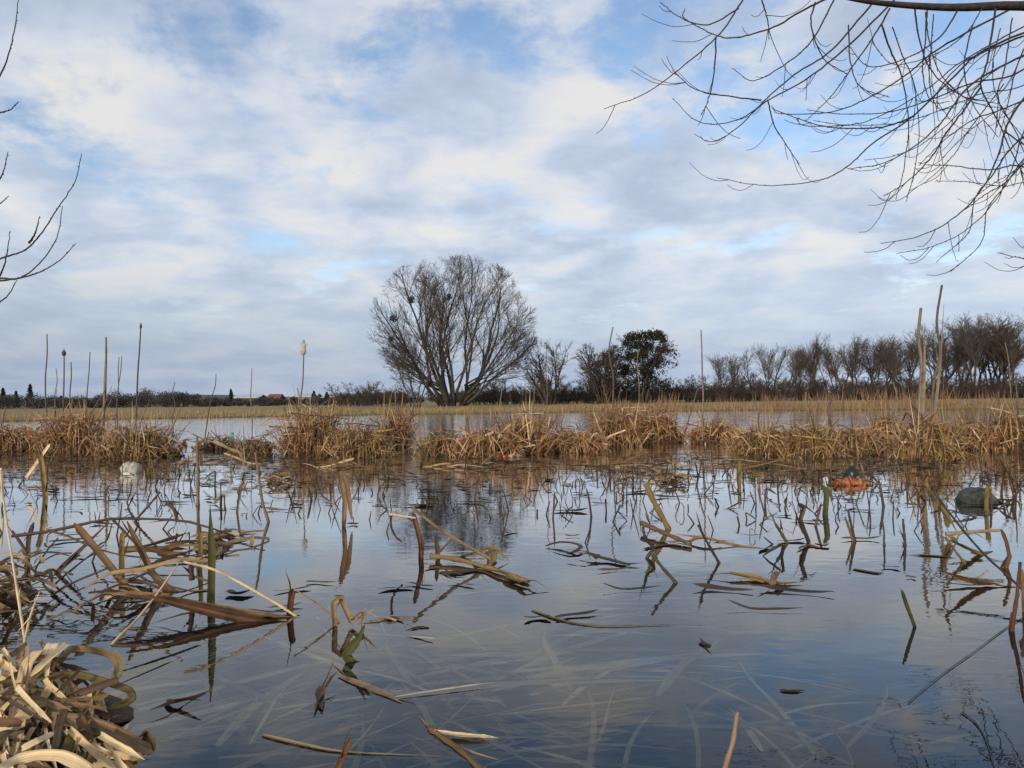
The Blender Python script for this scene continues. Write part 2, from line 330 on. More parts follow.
# ------------------------------------------------------------------ far bank vegetation
def blades_field(n, xf, yf, hf, w, seed, lean=.3):
    r = np.random.RandomState(seed); b = MB()
    for _ in range(n):
        x = xf(r); y = yf(r, x); h = hf(r, x, y); z0 = gh(np.array([x]), np.array([y]))[0]
        a = r.rand() * 6.28; l = r.rand() * lean * h
        p0 = np.array([x, y, z0 - .02]); p2 = p0 + [math.cos(a) * l, math.sin(a) * l, h]
        b.blade([p0, (p0 + p2) / 2 + r.normal(0, .04 * h, 3), p2], w * (.6 + .8 * r.rand()), ref=(math.sin(a) * .3, -1, 0), tip=.8)
    return b
def xr(r): return r.uniform(-26, 32)
b = blades_field(9000, xr, lambda r, x: float(shore(np.array([x]))[0]) + r.exponential(1.6) - .25,
                 lambda r, x, y: (.12 + .16 * r.rand()) * (.35 + .65 * math.sin(x * 1.9 + 1.5 * math.sin(x * .7)) ** 2), .02, 3)
tag(b.build('grass', m_grass), 'yellow green grass along the edge of the far field', 'grass', kind='stuff')
def hreed(r, x, y): return .8 * (.35 + .65 * r.rand()) * (1.0 if x > 4 else .5) * (.35 + .65 * math.sin(x * .8 + math.sin(x * 2.1)) ** 2)
b = blades_field(4600, lambda r: r.uniform(2, 34) if r.rand() < .8 else r.uniform(-22, 2),
                 lambda r, x: float(shore(np.array([x]))[0]) + abs(r.normal(.9, 1.5)) - .1, hreed, .018, 4, .4)
tag(b.build('reed_bed', m_reedbed), 'pale brown reed belt along the far shore', 'reeds', kind='stuff')

# ------------------------------------------------------------------ trees
def grow(seed, stems, lv, wig=.12, env=None):
    """stems: list of (p, d, L, r). lv: per level dict(n, t0, ang, ratio, trop, segs)"""
    r = np.random.RandomState(seed); out = []
    def br(p, d, Ln, r0, k):
        if env is not None and k > 0 and (((p - env[0]) / env[1]) ** 2).sum() > 1 and p[2] > env[2]: return
        q = lv[k]; ns = q['segs']; pts = [p]; dd = d; ds = [d]
        for i in range(ns):
            dd = nrm(dd + r.normal(0, wig, 3) + np.array([0, 0, q['trop']]))
            p = p + dd * Ln / ns
            if env is not None and i > 0 and p[2] > env[2] and (((p - env[0]) / env[1]) ** 2).sum() > r.uniform(.92, 1.12): break
            pts.append(p); ds.append(dd)
        ns = len(pts) - 1
        pts = np.array(pts); rr = r0 * np.linspace(1, q.get('end', .35), ns + 1)
        out.append((k, pts, rr))
        if k + 1 < len(lv):
            c = lv[k + 1]; n = c['n'] if k else int(c['n'] * r.uniform(.8, 1.2))
            for _ in range(n):
                t = c['t0'] + (1 - c['t0']) * r.rand() ** .8; f = t * ns; i = min(int(f), ns - 1); g = f - i
                pp = pts[i] * (1 - g) + pts[i + 1] * g; rad_ = rr[i] * (1 - g) + rr[i + 1] * g; dd = ds[i + 1]
                ax = nrm(np.cross(dd, r.normal(0, 1, 3))); a = rad(c['ang'] * r.uniform(.6, 1.35))
                nd = dd * math.cos(a) + ax * math.sin(a)
                br(pp, nrm(nd), Ln * c['ratio'] * r.uniform(.6, 1.3) * (1.15 - .55 * t), max(c['rmin'], rad_ * c.get('rr', .55)), k + 1)
    for (p, d, Ln, r0) in stems: br(np.array(p, float), nrm(np.array(d, float)), Ln, r0, 0)
    return out
def tree_meshes(branches, split, sides=(7, 5, 3, 3, 3)):
    a, b = MB(), MB()
    for k, p, r in branches: (a if k <= split else b).tube(p, r, sides[k], cap=k <= split)
    return a, b
def make_tree(name, loc, branches, split, label, cat='tree', group=None, mats=(None, None), extra=None, crown='crown'):
    t = empty(name, loc); tag(t, label, cat, group)
    a, b = tree_meshes(branches, split)
    a.build('trunk', mats[0] or m_bark, t); b.build(crown, mats[1] or m_twig, t)
    return t
def onground(px, Y):
    p = P(px, 400, Y); return np.array([p[0], p[1], gh(np.array([p[0]]), np.array([p[1]]))[0]])

# the big willow
wl = onground(454, 48); WS = 48 / 55
r = np.random.RandomState(21); stems = []
for i in range(14):
    a = i * 2.4 + r.rand() * .9; tl = rad(3 + 50 * ((i + r.uniform(.1, .9)) / 14) ** .85)
    stems.append(((math.cos(a) * .9 * r.uniform(.3, 1.1), math.sin(a) * .6, -.1), (math.sin(tl) * math.cos(a), math.sin(tl) * math.sin(a), math.cos(tl)),
                  12.5 * (1 - .25 * (tl / .94)) * r.uniform(.88, 1.05), r.uniform(.07, .17)))
stems.append(((-.6, 0, 0), (-.62, -.2, .8), 8.4, .14)); stems.append(((-.7, .2, 1.0), (-.95, .1, .35), 5.8, .10)); stems.append(((.8, 0, .8), (.85, 0, .5), 6.8, .12)); stems.append(((.6, .2, .4), (.6, .3, .85), 8.6, .13)); stems.append(((-.4, .2, .4), (-.8, .3, .6), 7.0, .11))
for sg, yy, up_, ll in [(-1, .3, .30, 5.0), (-1, -.4, .45, 5.6), (1, .3, .34, 5.4), (1, -.3, .5, 6.0), (-1, .1, .18, 4.4), (1, .1, .22, 4.8)]:
    stems.append(((sg * .8, yy, 1.0 + up_), (sg * .95, yy, up_), ll, .075))
stems = [(np.array(p_) * WS, d_, L_ * WS, r_ * WS) for p_, d_, L_, r_ in stems]
brs = grow(5, stems, [dict(segs=10, trop=.055, end=.15), dict(n=14, t0=.2, ang=30, ratio=.42, rmin=.016, rr=.42, trop=.05, segs=5),
                      dict(n=8, t0=.12, ang=33, ratio=.45, rmin=.009, trop=.05, segs=4), dict(n=6, t0=.1, ang=33, ratio=.6, rmin=.0058, trop=.03, segs=3, end=.6)], wig=.09, env=(np.array([0, 0, 5.0]), np.array([5.5, 5.2, 4.8]), 2.2))
willow = make_tree('willow_tree', wl, brs, 1, 'large bare willow with many stems fanning out from the ground, standing alone beyond the water', 'tree', mats=(m_bark, m_twig))
def leafball(b, c, R, n, size, r, flat=.8):
    for _ in range(n):
        d = nrm(r.normal(0, 1, 3)); p = c + d * R * r.rand() ** .45 * np.array([1, 1, flat])
        s = nrm(r.normal(0, 1, 3)) * size * r.uniform(.6, 1.4); t = nrm(np.cross(s, r.normal(0, 1, 3))) * size * r.uniform(.4, .9)
        b.add([p - s, p + t * .8, p + s, p - t * .8], [(0, 1, 2, 3)])
for (px, py, R, lab) in [(411, 300, .30, 'round dark mistletoe clump high in the left of the willow crown'), (393, 319, .28, 'round dark mistletoe clump out on the left edge of the willow crown'),
                         (391, 339, .24, 'small dark mistletoe clump low on the left of the willow crown'), (449, 297, .26, 'dark mistletoe clump near the middle of the willow crown')]:
    b = MB(); c = P(px, py, 47.4); rr = np.random.RandomState(px); leafball(b, c, R * .85, 160, .06, rr, 1)
    tag(b.build('mistletoe', m_ivy, origin=c), lab, 'mistletoe', 'mistletoe in the big willow')

def multi(seed, n, hgt, spread, r0=.07, dens=1.0, rm=.012):
    r = np.random.RandomState(seed); st = []
    for i in range(n):
        a = r.rand() * 6.28; tl = rad(r.uniform(3, spread))
        st.append(((math.cos(a) * .3, math.sin(a) * .3, -.1), (math.sin(tl) * math.cos(a), math.sin(tl) * math.sin(a), math.cos(tl)), hgt * r.uniform(.7, 1.0), r0 * r.uniform(.6, 1.1)))
    return grow(seed, st, [dict(segs=7, trop=.03, end=.25), dict(n=int(10 * dens), t0=.2, ang=38, ratio=.38, rmin=rm * 1.5, trop=.04, segs=4),
                           dict(n=int(6 * dens), t0=.2, ang=35, ratio=.5, rmin=rm, trop=.05, segs=3), dict(n=3, t0=.2, ang=35, ratio=.55, rmin=rm * .7, trop=.04, segs=2, end=.6)], wig=.1)
make_tree('bare_tree', onground(415, 45), multi(31, 4, 4.9, 20, .07), 0, 'small slender bare tree at the left foot of the big willow', 'tree', mats=(m_bark, m_twig))
make_tree('bare_tree', onground(551, 50), multi(32, 7, 4.1, 36, .09, 1.5, .011), 0, 'small round bare tree just right of the big willow', 'tree', mats=(m_bark, m_twig))
make_tree('bare_tree', onground(603, 50), multi(33, 9, 3.6, 34, .07, 1.7, .012), 0, 'dense low bare tree against the left side of the dark ivy tree', 'tree', mats=(m_bark, m_bramble))
# ivy-clad tree
t = make_tree('ivy_tree', onground(642, 52), multi(41, 5, 5.4, 26, .13, 1.0, .02), 0, 'dark tree thick with evergreen ivy leaves beyond the reeds', 'tree', mats=(m_bark, m_twig), crown='limbs')
b = MB(); r = np.random.RandomState(8)
for _ in range(150):
    a = r.rand() * 6.28; zc = 1.0 + 4.6 * r.rand() ** .8; w_ = 2.3 * math.sqrt(max(.04, 1 - ((zc - 3.1) / 2.75) ** 2)); rr_ = w_ * r.rand() ** .6 * r.uniform(.85, 1.1)
    leafball(b, np.array([math.cos(a) * rr_ * 1.16 + .35, math.sin(a) * rr_, zc]), r.uniform(.28, .6), 70, .085, r)
for _ in range(115):
    x_ = r.uniform(-3.9, -1.0); leafball(b, np.array([x_, r.uniform(-1, 1), r.uniform(.4, 4.7 - .9 * abs(x_ + 2.1))]), r.uniform(.25, .5), 58, .075, r)
b.build('crown', m_ivy, t); t.scale = (.88, .88, .88)

# bare row on the right: six kinds of crown, copied
def row_proto(seed, hgt, lean=0, dens=1.0, t0=.3, ang=38, ratio=.36):
    r = np.random.RandomState(seed)
    st = [((0, 0, -.1), (lean, 0, 1), hgt * .95, hgt * .015)]
    if seed % 2: st.append(((.15, 0, hgt * .12), (.25 + lean, .1, 1), hgt * .75, hgt * .011))
    return grow(seed, st, [dict(segs=8, trop=.02, end=.2), dict(n=int(24 * dens), t0=t0, ang=ang * .8, ratio=ratio * 1.05, rmin=.026, trop=.11, segs=5),
                           dict(n=int(8 * dens), t0=.12, ang=33, ratio=.5, rmin=.014, trop=.07, segs=3), dict(n=5, t0=.1, ang=32, ratio=.6, rmin=.0085, trop=.05, segs=2, end=.6)], wig=.1)
protos = []
ROW = [  # px, top py, proto, distance, sx
    (733, 345, 0, 100, .8), (752, 350, 1, 102, .8), (767, 342, 2, 98, .8), (786, 338, 0, 100, 1.0), (811, 334, 3, 96, .8), (829, 338, 4, 98, .55),
    (843, 340, 5, 95, .9), (860, 336, 1, 99, .9), (874, 337, 3, 97, .8), (890, 333, 2, 95, .9), (903, 330, 0, 99, .9), (916, 334, 4, 96, .7), (930, 330, 5, 92, .9),
    (945, 322, 3, 95, 1.0), (958, 316, 1, 93, 1.1), (973, 313, 2, 90, 1.0), (988, 318, 5, 94, 1.0), (999, 322, 0, 92, .9), (1012, 308, 3, 86, 1.1), (1030, 304, 1, 84, 1.1), (1050, 306, 2, 86, 1.1), (1075, 300, 5, 84, 1.2)]
ROW += [(720, 352, 2, 112, .9), (776, 346, 1, 112, 1.0), (820, 342, 0, 112, 1.0), (836, 344, 3, 110, 1.0), (868, 341, 5, 110, 1.0), (897, 337, 1, 108, 1.0), (742, 351, 4, 108, .9), (798, 343, 2, 110, .9), (852, 342, 2, 112, 1.0), (882, 338, 0, 110, 1.0), (910, 335, 3, 108, 1.0), (938, 328, 0, 104, 1.2), (951, 321, 4, 104, 1.3), (966, 319, 3, 102, 1.2), (980, 318, 1, 102, 1.2), (994, 318, 2, 100, 1.2), (1006, 314, 5, 98, 1.2), (1021, 310, 0, 96, 1.2)]
ROW.sort()
specs = [(101, 9, .02, 1.0, .3, 38, .36), (102, 9, -.05, 1.1, .28, 44, .40), (103, 9, .04, 1.2, .25, 36, .38), (105, 9, .0, 1.1, .3, 34, .40), (106, 9, -.03, .6, .45, 30, .26), (107, 9, .08, 1.0, .22, 46, .42)]
ordn = 'first second third fourth fifth sixth seventh eighth ninth tenth eleventh twelfth thirteenth fourteenth fifteenth sixteenth seventeenth eighteenth nineteenth twentieth'.split()
ordn += ['twenty-' + q_ for q_ in ordn[:9]] + ['thirtieth'] + ['thirty-' + q_ for q_ in ordn[:9]] + ['fortieth'] + ['forty-' + q_ for q_ in ordn[:9]]
made = {}
rr = random.Random(4)
for i, (px, ty, pi, Y, sx_) in enumerate(ROW):
    Y *= .68; g = onground(px, Y); top = P(px, ty + (1 if px < 930 else (2 if px < 985 else 7)), Y); hgt = (top[2] - g[2])
    lab = 'bare leafless tree, %s from the left in the row behind the right shore' % ordn[i]
    if pi not in made:
        made[pi] = make_tree('row_tree', g, row_proto(*specs[pi]), 0, lab, 'tree', 'bare trees in the row on the right', mats=(m_bark, m_twig if pi % 2 else m_twig_grey))
        t = made[pi]
    else:
        t = made[pi].copy(); COL.objects.link(t); t['label'] = lab
        for ch in made[pi].children: c = ch.copy(); COL.objects.link(c); c.parent = t
    t.location = g; t.rotation_euler = (0, 0, rr.uniform(0, 6.28)); s = hgt / 10.3; t.scale = (s * sx_ * 1.3, s * sx_ * 1.3, s)

# brambles and scrub under the trees
def bush(seed, w=2.2, h=2.4, n=26):
    r = np.random.RandomState(seed); st = []
    for i in range(n):
        a = r.rand() * 6.28; q = r.rand() ** .5 * w; tl = r.uniform(.05, .7)
        st.append(((math.cos(a) * q, math.sin(a) * q * .6, -.1), (math.cos(a) * math.sin(tl), math.sin(a) * math.sin(tl), math.cos(tl)), h * r.uniform(.5, 1.05), .03))
    return grow(seed, st, [dict(segs=5, trop=-.02, end=.4), dict(n=8, t0=.1, ang=45, ratio=.45, rmin=.018, trop=.02, segs=3), dict(n=6, t0=.1, ang=45, ratio=.5, rmin=.014, trop=.02, segs=2, end=.6)], wig=.16)
bp_ = [bush(201), bush(202, 2.6, 2.0, 30), bush(203, 1.8, 2.8, 22)]
bmade = {}
bl = [(px, 56 + (px % 7)) for px in range(480, 720, 13)] + [(px, 57 + (px % 5) * 1.4) for px in range(715, 1060, 11)] + [(355, 60), (375, 54), (390, 56)]
for i, (px, Y) in enumerate(bl):
    g = onground(px, Y); k = i % 3
    lab = 'brown leafless bramble thicket under the far row of bare trees' if px > 714 else ('brown leafless bramble thicket between the big willow and the bare row' if px > 470 else 'brown leafless scrub left of the big willow')
    if k not in bmade:
        t = empty('bramble_bush', g); tag(t, lab, 'shrub', 'brown thickets along the far field')
        a, b = tree_meshes(bp_[k], 0, (4, 3, 3)); a.build('canes', m_bramble, t); b.build('twigs', m_bramble, t); bmade[k] = t
    else:
        t = bmade[k].copy(); COL.objects.link(t); t['label'] = lab
        for ch in bmade[k].children: c = ch.copy(); COL.objects.link(c); c.parent = t
    s = rr.uniform(.55, .85) if px < 715 else rr.uniform(.55, .95)
    t.location = g; t.rotation_euler = (0, 0, rr.uniform(0, 6.28)); t.scale = (s * 1.2, s * 1.2, s)

# far wood on the left, a mass of crowns
b = MB(); r = np.random.RandomState(17)
for i in range(420):
    px = r.uniform(-160, 760); Y = r.uniform(72, 98) if px < 385 else r.uniform(100, 140); p = P(px, 400, Y); wk = Y / 375
    hh_ = 4.2 + 1.8 * r.rand() + (3.2 * math.exp(-((px - 145) / 42) ** 2)) + (1.5 if px < 40 else 0) - (1.8 if 200 < px < 340 else 0)
    base = gh(np.array([p[0]]), np.array([p[1]]))[0]
    hh_ *= wk * 1.15
    for q in range(4):
        leafball(b, np.array([p[0] + r.normal(0, 1.5) * wk, p[1], base + hh_ * r.uniform(.1, .72)]), hh_ * .36, 110, .36 * wk, r, .9)
tag(b.build('distant_wood', m_wood), 'low dark band of far woodland along the horizon behind the field', 'woods', kind='stuff')
# hill behind
b = MB(); xs = np.linspace(-900, 900, 60); prof = 5 + 4 * np.exp(-((xs + 330) / 110) ** 2) + 1.5 * np.sin(xs / 90)
v = []; f = []
for k_, (yy, sc) in enumerate([(640, 0), (720, .8), (800, 1), (980, 0)]):
    for x_, p_ in zip(xs, prof): v.append((x_, yy, -1 + (p_ + 1) * sc))
for k_ in range(3):
    for q in range(59): f.append((k_ * 60 + q, k_ * 60 + q + 1, (k_ + 1) * 60 + q + 1, (k_ + 1) * 60 + q))
b.add(v, f); tag(b.build('hill', noise_mat('far_hill', (.05, .055, .06), (.085, .085, .075), .02, bump=0)), kind='structure')
# conifers
for (px, ty, Y, wd_, lab) in [(3, 388, 300, 1.7, 'dark conifer at the left end of the far wood'), (16, 391, 305, 1.3, 'small dark conifer between two taller ones on the far left'), (30, 384, 300, 2.1, 'tall pointed dark conifer on the far left horizon'),
                              (61, 396, 310, 1.6, 'low dark conifer right of the tall pointed one'), (314, 391, 320, 1.6, 'rounded dark evergreen beside the pale far roofs'), (327, 392, 322, 1.7, 'broad dark evergreen right of the pale far roofs'), (231, 389, 320, 1.2, 'narrow dark evergreen left of the far sheds')]:
    Y *= .39; wd_ *= .42; g = onground(px, Y); hgt = P(px, ty, Y)[2] - g[2]; t = empty('conifer_tree', g); tag(t, lab, 'tree', 'far dark evergreens')
    a = MB(); a.tube([(0, 0, -.2), (0, 0, hgt * .5), (0, 0, hgt * .95)], [.1, .07, .02], 5); a.build('trunk', m_bark, t)
    b = MB(); r = np.random.RandomState(px)
    for q in range(26):
        u = (q + .5) / 26; z_ = hgt * (.1 + .9 * u); R_ = wd_ * (1 - u) ** .8 + .08
        for _ in range(3):
            a_ = r.rand() * 6.28; leafball(b, np.array([math.cos(a_) * R_ * .5, math.sin(a_) * R_ * .5, z_ - .15 * R_]), R_ * .6, 16, .13, r, .5)
    b.build('crown', m_needle, t)
# far houses / sheds
m_wall_red = noise_mat('brick_wall', (.07, .045, .045), (.10, .06, .055), .6, bump=0); m_wall_pale = noise_mat('pale_wall', (.20, .20, .21), (.27, .27, .27), .5, bump=0)
m_roof_pale = noise_mat('pale_roof', (.36, .40, .45), (.45, .49, .54), .4, bump=0); m_roof_red = noise_mat('red_roof', (.15, .065, .058), (.19, .085, .075), .6, bump=0)
m_glass = noise_mat('dark_window', (.02, .025, .03), (.04, .045, .05), 2, rough=.15, bump=0)
def house(px0, px1, Y, wall_h, roof_h, depth, mw, mr, lab, nwin):
    g = onground((px0 + px1) / 2, Y); w_ = (px1 - px0) / F * Y; t = empty('shed' if w_ > 14 else 'house', g); tag(t, lab, 'building', 'far buildings')
    a = MB(); hw, hd = w_ / 2, depth / 2
    a.add([(-hw, -hd, -.2), (hw, -hd, -.2), (hw, hd, -.2), (-hw, hd, -.2), (-hw, -hd, wall_h), (hw, -hd, wall_h), (hw, hd, wall_h), (-hw, hd, wall_h), (-hw, 0, wall_h + roof_h), (hw, 0, wall_h + roof_h)],
          [(0, 1, 5, 4), (2, 3, 7, 6), (1, 2, 6, 5), (3, 0, 4, 7), (5, 6, 9, 9), (7, 4, 8, 8)]); a.build('wall', mw, t, smooth=False)
    b = MB(); o_ = .4; z0 = wall_h - .1; z1 = wall_h + roof_h + .12
    for sgn in (-1, 1):
        q = [(-hw - o_, sgn * (hd + o_), z0 + .02), (hw + o_, sgn * (hd + o_), z0 + .02), (hw + o_, 0, z1), (-hw - o_, 0, z1)]
        b.add(q + [(x, y, z_ + .15) for x, y, z_ in q], [(0, 1, 2, 3), (4, 5, 6, 7), (0, 1, 5, 4), (1, 2, 6, 5), (3, 0, 4, 7)])
    b.build('roof', mr, t, smooth=False)
    for k_ in range(nwin):
        x = -hw + w_ * (k_ + .5) / nwin; c = MB()
        c.add([(x - .3, -hd - .05, wall_h * .35), (x + .3, -hd - .05, wall_h * .35), (x + .3, -hd - .05, wall_h * .75), (x - .3, -hd - .05, wall_h * .75),
               (x - .3, -hd + .02, wall_h * .35), (x + .3, -hd + .02, wall_h * .35), (x + .3, -hd + .02, wall_h * .75), (x - .3, -hd + .02, wall_h * .75)],
              [(0, 1, 2, 3), (0, 4, 5, 1), (3, 2, 6, 7), (0, 3, 7, 4), (1, 5, 6, 2)]); c.build('window', m_glass, t, smooth=False)
house(238, 262, 175, 1.5, .5, 5, m_wall_red, m_roof_pale, 'long low shed with a pale roof on the far horizon left', 5)
house(271, 281, 172, 1.1, .9, 4, m_wall_red, m_roof_red, 'small far house with a red roof between the pale roofs', 2)
house(300, 318, 176, 1.6, .6, 5, m_wall_pale, m_roof_pale, 'far house with a pale roof beside the dark evergreens', 3)
house(330, 340, 178, 1.5, .6, 4, m_wall_pale, m_roof_pale, 'small far house with a pale roof, right of the evergreens', 2)

# ------------------------------------------------------------------ reed heaps (tussocks)
def tussock(loc, w, d, h, n, seed, label, mat, upright=.12, messy=1.0):
    r = np.random.RandomState(seed); t = empty('reed_tussock', loc); tag(t, label, 'reed tussock', 'dead reed tussocks across the pond')
    b = MB()
    def dome(x, y): return h * .62 * math.sqrt(max(0, 1 - min(1, (x / (w * .52)) ** 2 + (y / (d * .52)) ** 2)))
    for i in range(n):
        k = r.rand(); a = r.rand() * 6.283; q = r.rand() ** .6 * .5
        bx, by = math.cos(a) * q * w, math.sin(a) * q * d
        wdt = r.uniform(.004, .013) * (1.6 if r.rand() < .12 else 1); H_ = h; loc_ = .38 + .68 * math.sqrt(max(0, 1 - (q / .5) ** 2)) ; h = H_ * loc_ * r.uniform(.85, 1.2)
        if k < .50:                                   # broken: rises, then snaps over
            dirv = nrm(np.array([bx / w * .9 + r.normal(0, .42), by / d * .9 + r.normal(0, .35), 1.0]))
            L1 = h * r.uniform(.25, 1.0); p0 = np.array([bx, by, -.03]); p1 = p0 + dirv * L1
            a2 = r.rand() * 6.283; dn = r.uniform(-.15, 1.0); d2 = nrm(np.array([math.cos(a2), math.sin(a2), -dn])); L2 = min(h * r.uniform(.2, .75), max(.05, (p1[2] + .02)) / max(.12, dn) * 1.2)
            p2 = p1 + d2 * L2; m1 = (p0 + p1) / 2 + r.normal(0, .008, 3); m2 = (p1 + p2) / 2 + r.normal(0, .008, 3)
            pts = [p0, m1, p1 - dirv * .012, p1 + d2 * .012, m2, p2]
        elif k < .80 - upright:                                 # litter lying over the heap
            zc = dome(bx, by) * r.uniform(.55, 1.08) + .02; a2 = r.rand() * 6.283 if r.rand() < .5 else r.normal(0, .5) + (math.pi if r.rand() < .5 else 0)
            Ln = h * r.uniform(.3, 1.0); u = np.array([math.cos(a2), math.sin(a2) * .7, r.normal(0, .38)]); c = np.array([bx, by, zc])
            pts = [c - u * Ln * .5 - [0, 0, abs(r.normal(0, .08)) * Ln], c - u * Ln * .2, c + u * Ln * .15 + [0, 0, .01], c + u * Ln * .5 - [0, 0, abs(r.normal(0, .14)) * Ln]]
        elif k < 1 - upright:                         # drooping skirt
            zc = dome(bx * .6, by * .6); c = np.array([bx * .6, by * .6, zc * r.uniform(.5, 1.0)]); o = np.array([math.cos(a), math.sin(a), 0]); Ln = r.uniform(.10, .26) * (.4 + w)
            pts = [c, c + o * Ln * .45 + [0, 0, .07 * r.rand()], c + o * Ln * .8 - [0, 0, c[2] * .35], c + o * Ln * r.uniform(.8, 1.1) - [0, 0, c[2] + .01]]
        else:                                         # still upright
            dirv = nrm(np.array([r.normal(0, .16), r.normal(0, .16), 1.0])); Ln = h * r.uniform(.6, 1.45); p0 = np.array([bx, by, -.03])
            pts = [p0, p0 + dirv * Ln * .5 + r.normal(0, .012, 3), p0 + dirv * Ln + r.normal(0, .03, 3)]
        h = H_; pts = np.array(pts); pts[:, 2] = np.maximum(pts[:, 2], -.03)
        b.blade(pts, wdt, ref=nrm(r.normal(0, 1, 3) + np.array([0, -.6, .5])), fold=.2, tip=.5, twist=r.normal(0, .6))
    for i in range(int(4 + w * 9)):                   # long stiff pale leaves thrown over the top
        c0 = np.array([r.normal(0, w * .28), r.normal(-.05, d * .25), h * r.uniform(.2, .75)]); a = r.normal(0, .6) + (math.pi if r.rand() < .5 else 0)
        u = nrm(np.array([math.cos(a), math.sin(a) * .6, r.normal(.15, .5)])); Ln = h * r.uniform(.5, 1.25)
        p = np.array([c0 - u * Ln * .4, c0, c0 + u * Ln * .3, c0 + u * Ln * .6]); p[:, 2] = np.maximum(p[:, 2], 0)
        b.blade(p, r.uniform(.009, .019), ref=nrm(r.normal(0, .6, 3) + np.array([0, -.8, .5])), fold=.25, tip=.25)
    b.build('leaves', mat, t)
    c = MB(); nu, nv = 20, 8; v = []; f = []
    for iv in range(nv + 1):
        ph = iv / nv * math.pi / 2
        for iu in range(nu):
            th = iu / nu * 6.283; k = 1 + .22 * r.normal()
            v.append((math.cos(th) * math.cos(ph) * w * .44 * k, math.sin(th) * math.cos(ph) * d * .44 * k, math.sin(ph) * h * .46 * (1 + .2 * r.normal()) - .03))
    for iv in range(nv):
        for iu in range(nu): f.append((iv * nu + iu, iv * nu + (iu + 1) % nu, (iv + 1) * nu + (iu + 1) % nu, (iv + 1) * nu + iu))
    c.add(v, f); c.build('root_mass', m_root, t)
    for q in range(r.randint(5, 10)):
        s = MB(); fine = r.rand() < .7; p0 = np.array([r.normal(0, w * .22), r.normal(0, d * .2), 0]); dv = nrm(np.array([r.normal(0, .5), r.normal(0, .3), 1])); Ln = h * r.uniform(.8, 1.6)
        s.tube([p0, p0 + dv * Ln * .5 + r.normal(0, .01, 3), p0 + dv * Ln], np.array([.008, .007, .005]) * (.5 if fine else 1), 5); s.build('broken_stalk', m_stalk, t)
    return t
TUS = [  # x0, x1, base y, top y, n, olive?, label
    (-20, 48, 452, 410, 300, 0, 'sprawling brown reed heap at the left edge of the pond'),
    (40, 108, 452, 402, 330, 0, 'tall ragged reed heap second from the left, behind the upright brown leaf bundle'),
    (98, 176, 458, 408, 380, 1, 'wide reed heap just behind the white foam block'),
    (196, 240, 450, 432, 130, 1, 'low flattened reed clump under the green bottle'),
    (232, 276, 455, 428, 160, 1, 'low olive reed clump between the green bottle and the tall heap'),
    (284, 345, 455, 400, 420, 0, 'tall dense reed heap at the base of the stalk with a fluffy seed head'),
    (335, 388, 458, 408, 330, 1, 'brown and olive reed heap left of the willow reflection'),
    (380, 410, 447, 403, 170, 0, 'narrow upright reed clump left of a gap of open water'),
    (418, 462, 457, 424, 190, 1, 'low rounded olive reed clump in front of the willow'),
    (455, 520, 458, 414, 380, 0, 'dense reddish reed heap behind the red plastic cap'),
    (505, 548, 455, 402, 290, 0, 'peaked reed heap right of the red plastic cap'),
    (540, 606, 453, 416, 330, 0, 'broad flat topped reed heap in the middle of the pond'),
    (592, 640, 447, 400, 260, 0, 'spiky reed heap below the dark ivy tree'),
    (622, 684, 443, 396, 320, 0, 'tall bushy reed heap left of the narrow water channel'),
    (690, 740, 444, 406, 260, 0, 'reed heap on the right bank of the narrow water channel'),
    (732, 796, 456, 414, 380, 1, 'wide dark hollowed reed heap right of the channel'),
    (785, 838, 458, 412, 300, 1, 'shaggy olive reed heap behind the orange wrapper'),
    (828, 880, 455, 414, 280, 1, 'low shaggy reed heap behind the dark bottle'),
    (866, 908, 446, 408, 230, 0, 'upright stubbly reed heap left of the two tall stalks'),
    (900, 952, 461, 402, 340, 1, 'pale reed heap around the foot of the two tall stalks'),
    (944, 1002, 449, 406, 300, 0, 'jumbled brown reed heap right of the two tall stalks'),
    (985, 1050, 452, 400, 320, 0, 'tall brown reed heap at the right edge of the pond'),
]
for i, (x0, x1, by, ty, n, ol, lab) in enumerate(TUS):
    c = W((x0 + x1) / 2, by); dep = .55 * (x1 - x0) / F * c[1]; dep = min(max(dep, .25), .6)
    c[1] += dep * .45; c[0] = P((x0 + x1) / 2, by, c[1])[0]; c[2] = 0
    w_ = (x1 - x0) / F * c[1] * 1.0; hgt = P((x0 + x1) / 2, ty, c[1])[2] * (.76, .95, .8, .95, .8, .98, .78, .95, .9, .8, .98, .75, .9, .86, .78, .82, .9, .78, .95, .85, .78, .92)[i % 22]
    tussock(c, w_, dep, hgt, int(n * 1.75), 300 + i, lab, m_heap_olive if ol else m_heap, upright=.12 if hgt > .28 else .07)

